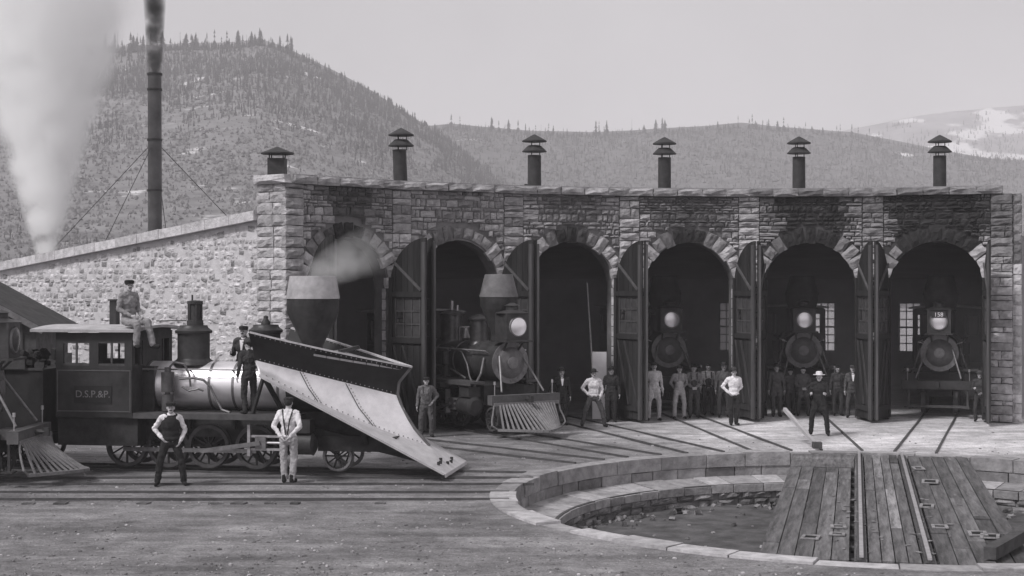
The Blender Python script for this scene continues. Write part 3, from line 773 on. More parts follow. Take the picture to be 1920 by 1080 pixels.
def cylinder_set(root, xc, yo, zc, r=.21, ln=.52, xd=None):
    for sg in (-1, 1):
        cy = MB().cyl((xc-ln/2, sg*yo, zc), (xc+ln/2, sg*yo, zc), r, n=18); cy.cyl((xc+ln/2, sg*yo, zc), (xc+ln/2+.05, sg*yo, zc), r*1.08, r*.7, 18); cy.cyl((xc-ln/2-.04, sg*yo, zc), (xc-ln/2, sg*yo, zc), r*1.08, n=18)
        cy.box((xc, sg*yo, zc+r+.13), (ln*.9, .34, .26)); cy.build('cylinder', M_iron, root)
        gd = MB(); x1 = xc-ln/2; gd.box((x1-.42, sg*yo, zc+.13), (.85, .06, .045)); gd.box((x1-.42, sg*yo, zc-.13), (.85, .06, .045)); gd.box((x1-.86, sg*yo, zc+.05), (.06, .12, .62)); gd.cyl((x1-.75, sg*yo, zc), (x1, sg*yo, zc), .028, n=8)
        gd.build('guide_bars', M_bright, root)
        MB().box((x1-.62, sg*yo, zc), (.22, .11, .26)).build('crosshead', mat('oily_steel', .22, .3, 9, .4, .5), root)
        if xd is not None:
            rd = MB().bar((x1-.62, sg*(yo+.075), zc), (xd[0], sg*(yo+.075), xd[1]), .04, .085, up=(0, 0, 1)); rd.build('main_rod', M_steel, root)
def stack(root, x, z0, zw, ztop, rb, rw, rt, band=.22, hood=None):
    prof = [(rb*1.35, z0), (rb, z0+.12), (rb, z0+(zw-z0)*.28), (rw*.97, zw-band), (rw*.97, zw), ]
    MB().lathe(prof, 24).build('smokestack', M_iron2, root, T(x, 0, 0))
    o = MB().lathe([(rw, zw+.003), (rw, zw+.02), (rt, ztop), (rt*.97, ztop+.005), (rt*.9, ztop-.10)], 24).build('stack_hood', hood or M_stack, root, T(x, 0, 0)); return o
def tender(name, lab, M, ln=3.6, w_=1.0, z0=.75, z1=2.05):
    t = thing(name, lab, 'tender', M)
    MB().box((-ln/2, 0, (z0+z1)/2), (ln, 2*w_, z1-z0)).build('tank', mat('tender_paint', .03, .4, 3, .6, 0, .1, 20), t)
    MB().box((-ln/2, 0, z0-.12), (ln+.2, 2*w_-.3, .2)).build('frame', M_iron2, t)
    fl = MB()
    for sg in (-1, 1): fl.bar((0, sg*w_, z1), (0-ln, sg*w_, z1), .05, .05); fl.box((-ln/2, sg*(w_+.06), z1+.12), (ln*.8, .03, .24))
    fl.build('coal_board', M_wood, t)
    coal = Mass()
    for i in range(90): s_ = random.uniform(.1, .22); coal.add(T(random.uniform(-ln*.85, -.2), random.uniform(-.75, .75), z1+random.uniform(.0, .25)) @ RZ(random.random()*6) @ RX(random.random()*6) @ S(s_, s_*.7, s_), random.uniform(.012, .04))
    coal.build('coal', t)
    for x in (-.55, -1.25, -ln+1.2, -ln+.5):
        for sg in (-1, 1): wheel(t, T(x, sg*.46, .40) @ RZ(0 if sg < 0 else PI), .34, 10, False, 'truck_wheel')
    return t
def make_loco(lab):
    """engine facing +x; smokebox front at x = 0, pilot tip at about x = 1.85"""
    o = thing('locomotive', lab, 'locomotive')
    zc = 1.78
    MB().lathe([(.53, -1.05), (.53, -.02), (.50, 0), (.50, .02)], 28).build('smokebox', M_iron2, o, T(0, 0, zc) @ XA)
    d = MB().lathe([(.40, 0.02), (.40, .05), (.34, .09), (.20, .13), (.04, .14)], 24).build('smokebox_door', mat('door_graphite', .15, .3, 7, .45, .3), o, T(0, 0, zc) @ XA)
    MB().lathe([(.15, .11), (.15, .165), (.11, .175)], 20).build('number_plate', M_steel, d)
    MB().lathe([(.46, .005), (.535, .005), (.535, .035), (.46, .035)], 28).build('front_ring', M_steel, d)
    bt = MB()
    for i in range(12): a = 2*PI*i/12; bt.cyl((.02, .45*math.cos(a), .45*math.sin(a)), (.055, .45*math.cos(a), .45*math.sin(a)), .022, n=6)
    bt.build('door_bolts', M_steel, d, (T(0, 0, zc) @ XA).inverted() @ T(0, 0, zc))
    MB().lathe([(.49, -4.6), (.49, -1.05)], 28).build('boiler', M_boiler_dull, o, T(0, 0, zc) @ XA)
    for x in (-1.08, -2.1, -3.1, -4.1): MB().lathe([(.503, x), (.503, x+.05)], 28).build('boiler_band', M_steel, o, T(0, 0, zc) @ XA)
    stack(o, -.55, 2.2, 3.44, 4.02, .20, .50, .36, .2, mat('dull_hood', .17, .3, 4, .6, .1, .1, 12))
    # headlight
    MB().box((.12, 0, 2.335), (.75, .80, .045)).bar((.3, -.25, 2.34), (-.05, -.2, 2.0), .04, .04).bar((.3, .25, 2.34), (-.05, .2, 2.0), .04, .04).build('headlight_bracket', M_iron, o)
    hl = MB().box((.1, 0, 2.70), (.56, .66, .68)); hl.lathe([(.42, 3.035), (.42, 3.05), (.16, 3.12), (.16, 3.22), (.20, 3.23), (.05, 3.30)], 16, T(.1, 0, 0))
    hl = hl.build('headlight', mat('lamp_case', .06, .3, 6, .5, .2), o)
    rim = MB().cyl((.38, 0, 2.70), (.42, 0, 2.70), .265, .25, 24); rim.build('rim', M_steel, hl)
    MB().lathe([(.225, .425), (.20, .435), (.1, .45), (.02, .455)], 24).build('lens', M_glassy, hl, T(0, 0, 2.70) @ XA)
    # bell, domes, cab
    be = MB().lathe([(.17, 2.34), (.16, 2.38), (.10, 2.50), (.06, 2.60), (.02, 2.63)], 14, T(-2.25, 0, 0)); be.bar((-2.25, -.2, 2.25), (-2.25, -.2, 2.62), .04, .04); be.bar((-2.25, .2, 2.25), (-2.25, .2, 2.62), .04, .04); be.bar((-2.25, -.2, 2.63), (-2.25, .2, 2.63), .05, .04)
    be.build('bell', mat('bell_bronze', .25, .2, 5, .35, .7), o)
    dome(o, 'sand_dome', -1.55, 2.16, 2.98, .25); dome(o, 'steam_dome', -3.0, 2.16, 3.08, .29)
    wh = MB().cyl((-3.0, 0, 3.05), (-3.0, 0, 3.32), .045, n=8); wh.cyl((-2.9, .12, 3.02), (-2.9, .12, 3.2), .03, n=6); wh.build('whistle', M_bright, o)
    loco_cab(o, -6.0, -4.5, 1.05, 1.15, 2.95, 2.15)
    # frame, running boards, wheels, motion
    MB().box((-2.6, 0, .72), (5.6, .7, .36)).build('frame', M_iron2, o)
    for sg in (-1, 1):
        rb = MB().box((-2.35, sg*.83, 1.28), (4.3, .42, .05)); rb.box((-2.35, sg*1.045, 1.255), (4.3, .02, .10)); rb.build('running_board', mat('board_edge', .08, .3, 6, .6), o)
        hr = MB().cyl((-4.4, sg*.60, 2.08), (-.2, sg*.60, 2.08), .018, n=6)
        for x in (-.3, -1.3, -2.3, -3.3, -4.3): hr.cyl((x, sg*.60, 2.08), (x, sg*.44, 2.02), .015, n=5)
        hr.build('handrail', M_bright, o)
        for x in (-1.75, -2.68, -3.6): wheel(o, T(x, sg*.46, .51) @ RZ(0 if sg < 0 else PI), .46)
        wheel(o, T(-.05, sg*.46, .36) @ RZ(0 if sg < 0 else PI), .31, 10, False, 'pilot_wheel')
        MB().bar((-1.7, sg*.6, .38), (-3.65, sg*.6, .38), .035, .08).build('side_rod', M_steel, o)
        MB().cyl((.05, sg*.34, 1.95), (.62, sg*.62, 1.08), .026, n=8).build('front_brace', M_steel, o)
    cylinder_set(o, -.62, .82, .68, .23, .56, (-2.68, .40))
    MB().box((-.62, 0, .95), (.7, 1.2, .5)).box((-.5, 0, 1.25), (.8, .5, .2)).build('saddle', M_iron2, o)
    for sg in (-1, 1):
        pu = MB().cyl((-2.15, sg*.66, 1.32), (-2.15, sg*.66, 1.62), .10, n=12); pu.cyl((-2.15, sg*.66, 1.67), (-2.15, sg*.66, 2.0), .11, n=12); pu.cyl((-2.15, sg*.66, 1.6), (-2.15, sg*.66, 1.7), .05, n=8); pu.build('air_pump', M_iron, o)
        MB().tube([(-2.1, sg*.62, 2.0), (-2.0, sg*.58, 2.12), (-1.5, sg*.55, 2.0), (-1.2, sg*.56, 1.7), (-1.05, sg*.58, 1.4), (-.7, sg*.7, 1.25)], .022).build('pipe', M_steel, o); MB().tube([(-4.4, sg*.52, 1.62), (-2.6, sg*.54, 1.6), (-1.9, sg*.56, 1.5), (-1.2, sg*.6, 1.34)], .025).build('pipe', M_steel, o); MB().tube([(-.35, sg*.56, 1.9), (-.3, sg*.68, 1.5), (-.45, sg*.8, 1.15)], .03).build('pipe', M_steel, o)
        MB().cyl((-3.4, sg*.86, 1.12), (-2.3, sg*.86, 1.12), .12, n=14).build('air_tank', M_iron, o)
        st_ = MB().box((.55, sg*.8, .5), (.05, .05, .6)); st_.box((.55, sg*.82, .24), (.22, .26, .03)); st_.build('step', M_iron, o)
    # pilot beam and slatted pilot
    MB().box((.68, 0, .90), (.22, 2.0, .24)).box((.4, 0, .88), (.5, .5, .2)).build('pilot_beam', mat('beam_wood', .10, .3, 6, .8), o)
    pl = bpy.data.objects.new('pilot', None); col.objects.link(pl); pl.parent = o
    def pb(s): a = abs(s); return Vector((lerp(1.80, .95, a**1.3), s*.92, .19))
    fr = MB()
    pts = [pb(s) for s in np.linspace(-1, 1, 17)]
    for a, b_ in zip(pts[:-1], pts[1:]): fr.bar(a, b_, .09, .06)
    fr.box((.80, 0, .80), (.06, 1.9, .08))
    for sg in (-1, 1): fr.tube([(.8, sg*.95, .78), (.82, sg*.99, .6), (.88, sg*1.06, .42), (.92, sg*1.08, .3), (.95, sg*.92, .19)], .022)
    fr.build('frame', mat('pilot_paint', .20, .3, 7, .6), pl)
    for i in range(21):
        s = -1+.1*i
        if abs(s) > .96: continue
        p = pb(s); MB().bar((.81, s*.88, .80), p, .042, .035).build('slat', mat('slat_paint', .24, .25, 9, .6), pl)
    cp = MB().cyl((.79, 0, .92), (.98, 0, .92), .05, n=8); cp.box((1.0, 0, .92), (.12, .08, .16)); cp.build('drawbar', M_iron, o)
    for sg in (-1, 1):
        MB().cyl((.66, sg*.85, 1.0), (.66, sg*.85, 1.28), .012, n=6).cyl((.66, sg*.85, 1.28), (.66, sg*.85, 1.36), .03, n=8).build('flag_socket', M_bright, o)
    return o
def radial(theta, r):                           # facing the turntable, smokebox front at radius r
    p = pol(r, theta, .04); return T(p) @ RZ(math.atan2(-math.cos(math.radians(theta)), -math.sin(math.radians(theta))))
LOC = make_loco('dark steam locomotive with slatted pilot standing half out of the second stall')
LOC.matrix_basis = radial(TH0+1.5*DT, 12.95)
GL = 'engines standing in the stalls'; LOC['group'] = GL
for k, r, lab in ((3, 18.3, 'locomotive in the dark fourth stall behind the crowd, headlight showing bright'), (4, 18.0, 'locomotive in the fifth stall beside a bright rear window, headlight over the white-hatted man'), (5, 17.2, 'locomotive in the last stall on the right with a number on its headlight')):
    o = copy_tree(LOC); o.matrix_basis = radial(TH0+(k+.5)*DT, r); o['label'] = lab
    for c in list(o.children):  # hood, door and beam recoloured darker to carry the stall's shade
        if c.name.split('.')[0] == 'pilot':
            for q in list(c.children): bpy.data.objects.remove(q)
            bpy.data.objects.remove(c)
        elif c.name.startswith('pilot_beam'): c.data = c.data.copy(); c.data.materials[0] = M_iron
        elif c.name.startswith('smokebox_door'): c.data = c.data.copy(); c.data.materials[0] = mat('door_stall_shade', .11, .3, 7, .5, .2)
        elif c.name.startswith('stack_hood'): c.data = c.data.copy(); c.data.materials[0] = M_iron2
    fb = MB().box((.86, 0, .30), (.08, 1.7, .07)).bar((.7, -.8, .8), (.86, -.8, .3), .05, .05).bar((.7, .8, .8), (.86, .8, .3), .05, .05).build('footboard', M_wood, o)
    if k == 5:
        hl = [c for c in o.children if c.name.startswith('headlight') and c.type == 'MESH' and 'bracket' not in c.name][0]
        text('number', '158', .17, M_white, hl, T(.48, 0, 2.84) @ RZ(PI/2) @ RX(PI/2))
        MB().box((.455, 0, 2.90), (.03, .40, .19)).build('number_board', M_iron, hl)
o = copy_tree(LOC); o.matrix_basis = T(-8.17-1.86, 29.05, .04); o['label'] = 'locomotive at the left edge, only its pale slatted pilot in view'; del o['group']
for c in o.children_recursive:
    if c.name.startswith('lens'): c.data = c.data.copy(); c.data.materials[0] = M_pane2

# ---- the snow plow engine
P = thing('plow_locomotive', 'black locomotive with diamond stack pushing a huge wedge snow plow', 'locomotive', T(P0.x, P0.y, .04) @ RZ(HD))
zc = 1.70
bo = MB().lathe([(.49, -6.6), (.49, -3.35)], 36).build('boiler', M_boiler, P, T(0, 0, zc) @ XA)
for x in (-6.42, -5.05, -4.55, -3.6): MB().lathe([(.500, x), (.500, x+.05)], 36).build('boiler_band', mat('band_iron', .3, .2, 6, .3, .9), P, T(0, 0, zc) @ XA)
MB().lathe([(.52, -3.4), (.52, -2.78), (.3, -2.74)], 32).build('smokebox', M_iron2, P, T(0, 0, zc) @ XA)
MB().box((-6.55, 0, 1.35), (.75, 1.02, 1.5)).build('firebox', M_iron, P)
stack(P, -2.98, 2.15, 3.48, 3.94, .20, .545, .475, .28)
for nm, x, z1, r in (('steam_dome', -5.53, 2.93, .33), ('sand_dome', -3.98, 2.95, .30)):
    prof = [(r*1.3, 2.12), (r*1.22, 2.19), (r*1.04, 2.23), (r, 2.26), (r, z1-.17), (r*1.14, z1-.16), (r*1.16, z1-.11), (r*.9, z1-.05), (r*.85, z1)]
    MB().lathe(prof, 24).build(nm, mat('dome_iron', .05, .35, 6, .45, .3), P, T(x, 0, 0))
MB().lathe([(.1, 2.95), (.1, 3.0), (.05, 3.06), (.05, 3.12), (.01, 3.14)], 12).build('sand_lid', M_iron, P, T(-3.98, 0, 0))
tu = MB().lathe([(.17, 2.93), (.17, 3.03), (.13, 3.04), (.13, 3.36), (.16, 3.37), (.16, 3.43), (.02, 3.45)], 16, T(-5.5, 0, 0))
for i in range(6): a = i*PI/3; tu.bar((-5.5+.145*math.cos(a), .145*math.sin(a), 3.03), (-5.5+.145*math.cos(a), .145*math.sin(a), 3.38), .025, .025)
tu.cyl((-5.56, 0, 3.4), (-5.56, 0, 3.56), .02, n=6); tu.build('safety_valve', M_iron, P)
MB().tube([(-6.3, -.1, 3.02), (-5.65, -.1, 3.03)], .012).build('bell_cord', M_iron, P)
loco_cab(P, -8.05, -6.42, 1.03, 1.1, 2.80, 2.14)
cabP = [c for c in P.children if c.name.startswith('cab')][0]
MB().box((-7.25, -1.062, 1.56), (.80, .012, .36)).build('name_panel', mat('name_board', .022, .2, 6, .5), cabP)
text('lettering', 'D.S.P.&P.', .20, mat('faded_gilt', .17, .2, 9, .6), cabP, T(-7.25, -1.071, 1.50) @ RX(PI/2), .003)
MB().box((-7.30, .1, 3.18), (.14, .2, .52)).box((-7.30, .1, 3.45), (.19, .25, .03)).build('roof_vent', M_tar, P)
MB().box((-4.9, 0, .86), (6.2, .7, .68)).box((-7.2, 0, .80), (1.7, 1.9, .56)).build('frame', M_iron2, P)
for sg in (-1, 1):
    rb = MB().box((-4.75, sg*.79, 1.17), (3.55, .46, .05)); rb.box((-4.75, sg*1.03, 1.14), (3.55, .02, .11)); rb.build('running_board', mat('board_edge', .08, .3, 6, .6), P)
    hr = MB().cyl((-6.4, sg*.58, 2.05), (-3.4, sg*.58, 2.05), .018, n=6)
    for x in (-3.6, -4.5, -5.4, -6.3): hr.cyl((x, sg*.58, 2.05), (x, sg*.42, 1.98), .015, n=5)
    hr.build('handrail', M_steel, P)
    for x in (-6.78, -5.89, -5.03): wheel(P, T(x, sg*.46, .49) @ RZ(0 if sg < 0 else PI), .44, 12)
    wheel(P, T(-4.02, sg*.46, .49) @ RZ(0 if sg < 0 else PI), .44, 12)
    wheel(P, T(-2.33, sg*.46, .34) @ RZ(0 if sg < 0 else PI), .30, 10, False, 'pilot_wheel', mat('tyre_worn', .26, .3, 6, .45, .4))
    MB().bar((-6.8, sg*.6, .42), (-3.98, sg*.6, .42), .035, .08).build('side_rod', M_steel, P)
    hg = MB()
    for x in (-6.35, -5.45, -4.5, -3.5): hg.box((x, sg*.42, 1.0), (.05, .1, .3))
    hg.build('spring_hanger', M_iron, P)
cylinder_set(P, -2.95, .84, .62, .22, .46, (-5.03, .44))
ap = MB().cyl((-5.82, -.68, 1.22), (-5.82, -.68, 1.55), .12, n=14); ap.cyl((-5.82, -.68, 1.60), (-5.82, -.68, 2.0), .13, n=14); ap.cyl((-5.82, -.68, 2.0), (-5.82, -.68, 2.1), .07, n=8); ap.cyl((-5.82, -.68, 1.52), (-5.82, -.68, 1.62), .06, n=8)
ap.build('air_pump', mat('pump_iron', .11, .3, 8, .45, .3), P)
MP = mat('pipe_iron', .16, .3, 8, .4, .4)
MB().tube([(-5.8, -.62, 2.1), (-5.7, -.62, 2.2), (-5.5, -.6, 2.16), (-5.4, -.58, 1.95), (-5.38, -.56, 1.7)], .022).build('pipe', MP, P)
MB().tube([(-5.6, -.60, 1.86), (-5.3, -.58, 1.88), (-5.1, -.58, 1.84), (-4.95, -.58, 1.7), (-4.82, -.6, 1.45), (-4.68, -.66, 1.25), (-4.5, -.7, 1.2)], .025).build('pipe', MP, P)
MB().tube([(-5.55, -.60, 1.7), (-5.4, -.6, 1.62), (-5.2, -.6, 1.66), (-5.1, -.58, 1.62)], .02).build('pipe', MP, P)
# the plow: rails of the two moldboards, lofted
NS = 14
def q3(a, b_, c_, t): a, b_, c_ = Vector(a), Vector(b_), Vector(c_); return a*(2*(t-.5)*(t-1)) + b_*(-4*t*(t-1)) + c_*(2*t*(t-.5))
RAIL = {'B': ((0, 1.10, .10), (-1.62, 1.15, .93), (-3.70, 1.20, 1.98)), 'C': ((-.55, 0, .52), (-1.95, .66, 1.12), (-3.72, 1.12, 2.02)),
        'R': ((-.85, 0, .86), (-2.25, .58, 1.46), (-3.78, 1.03, 2.12)), 'M': ((-1.21, 0, 1.53), (-2.5, .56, 1.90), (-3.85, 1.0, 2.27)),
        'N': ((-1.19, 0, 1.80), (-2.5, .62, 2.15), (-3.86, 1.10, 2.54)), 'T': ((-.93, 0, 2.10), (-2.38, .82, 2.45), (-3.86, 1.36, 2.83))}
def loft(keys, sg, thick=.03, sub=4):
    vs = []; rows = []
    prof = []
    for i in range(NS+1):
        t = i/NS; pts = [q3(*RAIL[k_], t) for k_ in keys]; fine = []
        for a in range(len(pts)-1):
            p0 = pts[max(0, a-1)]; p1 = pts[a]; p2 = pts[a+1]; p3 = pts[min(len(pts)-1, a+2)]
            for s in range(sub):
                u = s/sub; fine.append(.5*((2*p1)+(p2-p0)*u+(2*p0-5*p1+4*p2-p3)*u*u+(3*p1-p0-3*p2+p3)*u**3))
        fine.append(pts[-1]); prof.append(fine)
    m = len(prof[0]); nn = (NS+1)*m
    for f in prof: vs += [(p.x, p.y*sg, p.z) for p in f]
    for f in prof: vs += [(p.x-thick, p.y*sg-.006*sg, p.z-thick*.4) for p in f]
    fs = []
    for i in range(NS):
        for j in range(m-1):
            a, b_, c_, d_ = i*m+j, (i+1)*m+j, (i+1)*m+j+1, i*m+j+1
            fs.append((a, b_, c_, d_) if sg < 0 else (d_, c_, b_, a)); fs.append((nn+d_, nn+c_, nn+b_, nn+a) if sg < 0 else (nn+a, nn+b_, nn+c_, nn+d_))
    for j in range(m-1):
        for i in (0, NS): a, d_ = i*m+j, i*m+j+1; fs.append((a, d_, nn+d_, nn+a))
    for i in range(NS):
        for j in (0, m-1): a, b_ = i*m+j, (i+1)*m+j; fs.append((a, b_, nn+b_, nn+a))
    return MB().add(vs, fs, None, True)
plow = bpy.data.objects.new('snow_plow', None); col.objects.link(plow); plow.parent = P
for sg in (-1, 1):
    loft(['C', 'R', 'M'], sg).build('moldboard', M_plow, plow)
    loft(['M', 'N', 'T'], sg).build('flare', M_plowdark, plow)  # dark colour carries the overhang's shade; the moldboard stays pale
    loft(['B', 'C'], sg, .05, 1).build('share_wing', mat('share_sheet', .5, .2, 3, .5, .05, .1, 14), plow)
MB().add([(0, -1.1, .10), (0, 1.1, .10), (-.55, 0, .52), (0, -1.1, .03), (0, 1.1, .03), (-.6, 0, .45)], [(0, 1, 2), (5, 4, 3), (0, 3, 4, 1), (1, 4, 5, 2), (2, 5, 3, 0)]).build('share', mat('share_front', .58, .2, 3, .5, .05, .1, 14), plow)
def prow_pt(keys, t, u, sg, off=0.0):
    pts = [q3(*RAIL[k_], t) for k_ in keys]; f = u*(len(pts)-1); a = min(len(pts)-2, int(f)); p = lerp(pts[a], pts[a+1], f-a)
    return Vector((p.x+off*.4, p.y*sg+off*sg*.8, p.z+off*.5))
for sg in (-1, 1):
    rv = MB()
    for t in (.36, .68):
        for u in np.linspace(.04, .96, 14): rv.ell(prow_pt(['C', 'R', 'M'], t, u, sg, .012), (.014,)*3, 6, 4)
        mb = MB(); pts = [prow_pt(['C', 'R', 'M'], t+.02, u, sg, .006) for u in np.linspace(.02, .98, 9)]
        for a, b_ in zip(pts[:-1], pts[1:]): mb.bar(a, b_, .012, .012)
        mb.build('plate_seam', M_iron2, plow)
    for t in np.linspace(.05, .97, 30): rv.ell(prow_pt(['C', 'R', 'M'], t, .05, sg, .012), (.014,)*3, 6, 4); rv.ell(prow_pt(['M', 'N', 'T'], t, .06, sg, .012), (.014,)*3, 6, 4); rv.ell(prow_pt(['M', 'N', 'T'], t, .93, sg, .014), (.016,)*3, 6, 4)
    tag(rv.build('rivets', mat('rivet_iron', .3, .3, 9, .5, .3), plow), kind='stuff')
bl = MB()
for x, y in ((-.20, -.62), (-.24, -.40), (-.13, -.25), (-.20, -.80), (-.12, .05), (-.16, .3)):
    z = .10+.42*(-x/.55)
    bl.cyl((x, y, z-.01), (x-.0, y, z+.05), .033, n=8)
bl.build('bolt', M_iron, plow)
ed = MB()
for sg in (-1, 1):
    pts = [q3(*RAIL['T'], i/12) for i in range(13)]
    for a, b_ in zip(pts[:-1], pts[1:]): ed.bar((a.x, a.y*sg, a.z+.01), (b_.x, b_.y*sg, b_.z+.01), .07, .035)
ed.build('top_edge', mat('edge_worn', .5, .25, 8, .5), plow)
pr = MB(); pts = [Vector((-.55, 0, .52)), Vector((-.85, 0, .86)), Vector((-1.1, 0, 1.25)), Vector((-1.21, 0, 1.55)), Vector((-1.18, 0, 1.80)), Vector((-.93, 0, 2.10))]
for a, b_ in zip(pts[:-1], pts[1:]): pr.bar(a, b_, .05, .05, up=(0, 1, 0))
pr.build('prow', mat('prow_iron', .12, .3, 6, .5), plow)
# sloping boards decking over the inside of the plow
for i in range(9):
    t0, t1 = .04+i*.082, .04+(i+1)*.082-.006
    a, b_ = q3(*RAIL['T'], t0), q3(*RAIL['T'], t1)
    y0, y1 = max(.02, a.y-.05), b_.y-.05; dz = -.05-.10*i/9
    if i >= 6: y_in = .30
    MB().add([(a.x, -y0, a.z+dz), (a.x, y0, a.z+dz), (b_.x, y1, b_.z+dz-.01), (b_.x, -y1, b_.z+dz-.01), (a.x, -y0, a.z+dz-.04), (a.x, y0, a.z+dz-.04), (b_.x, y1, b_.z+dz-.05), (b_.x, -y1, b_.z+dz-.05)] ,
             [(0, 1, 2, 3), (7, 6, 5, 4), (0, 4, 5, 1), (1, 5, 6, 2), (2, 6, 7, 3), (3, 7, 4, 0)]).build('deck_board', mat('plow_deck', .42, .25, 6, .8), plow) if i < 7 else None
MB().add([(-3.85, -1.2, 1.98), (-3.85, 1.2, 1.98), (-3.85, 1.3, 2.78), (-3.85, -1.3, 2.78), (-3.9, -1.2, 1.98), (-3.9, 1.2, 1.98), (-3.9, 1.3, 2.78), (-3.9, -1.3, 2.78)], [(0, 1, 2, 3), (7, 6, 5, 4), (0, 4, 5, 1), (2, 6, 7, 3)]).build('back_plate', M_plowdark, plow) if False else None
sp = MB()
for sg in (-1, 1):
    sp.bar((-3.72, sg*1.0, 2.0), (-3.3, sg*.5, .95), .08, .08); sp.bar((-3.3, sg*.5, .95), (-.5, sg*.35, .28), .14, .16); sp.bar((-1.7, sg*.95, .92), (-1.7, sg*.4, .45), .08, .08); sp.bar((-3.95, sg*.9, 1.22), (-3.68, sg*1.05, 1.95), .06, .06)
sp.box((-1.9, 0, .6), (1.6, 1.2, .3)); sp.build('plow_frame', M_iron2, plow)
MB().bar((-2.35, -.25, 2.42), (-2.05, .1, 2.50), .1, .07).build('step_iron', M_iron, plow)
TN = tender('tender', 'black coal tender behind the cab at the left edge', T(P0+U*(-8.35)+Vector((0, 0, .04))) @ RZ(HD))
# ================================================================ PEOPLE
QUEUE = []
FOLD = []
for i in range(4):
    tx = bpy.data.textures.new('fold', 'CLOUDS'); tx.noise_scale = (.05, .065, .08, .055)[i]; tx.noise_depth = 1; FOLD.append(tx)
def qmesh(mb, name, m, parent, vox, it=3):
    """queue a soup of closed shapes to be fused into one continuous skin"""
    me = mb.mesh('tmp'); o = bpy.data.objects.new('tmp', me); col.objects.link(o)
    r = o.modifiers.new('r', 'REMESH'); r.mode = 'VOXEL'; r.voxel_size = vox; r.use_smooth_shade = True
    s_ = o.modifiers.new('s', 'SMOOTH'); s_.factor = .5; s_.iterations = it
    if name in ('shirt', 'coat', 'trousers', 'overall_bib'):
        d_ = o.modifiers.new('d', 'DISPLACE'); d_.texture = random.choice(FOLD); d_.strength = .034; d_.mid_level = .5
    QUEUE.append((o, name, m, parent))
def flush():
    dg = bpy.context.evaluated_depsgraph_get()
    for o, name, m, parent in QUEUE:
        me = bpy.data.meshes.new_from_object(o.evaluated_get(dg)); me.name = name; me.materials.clear(); me.materials.append(m)
        link(name, me, parent)
    for o, *_ in QUEUE: bpy.data.objects.remove(o)
V = Vector
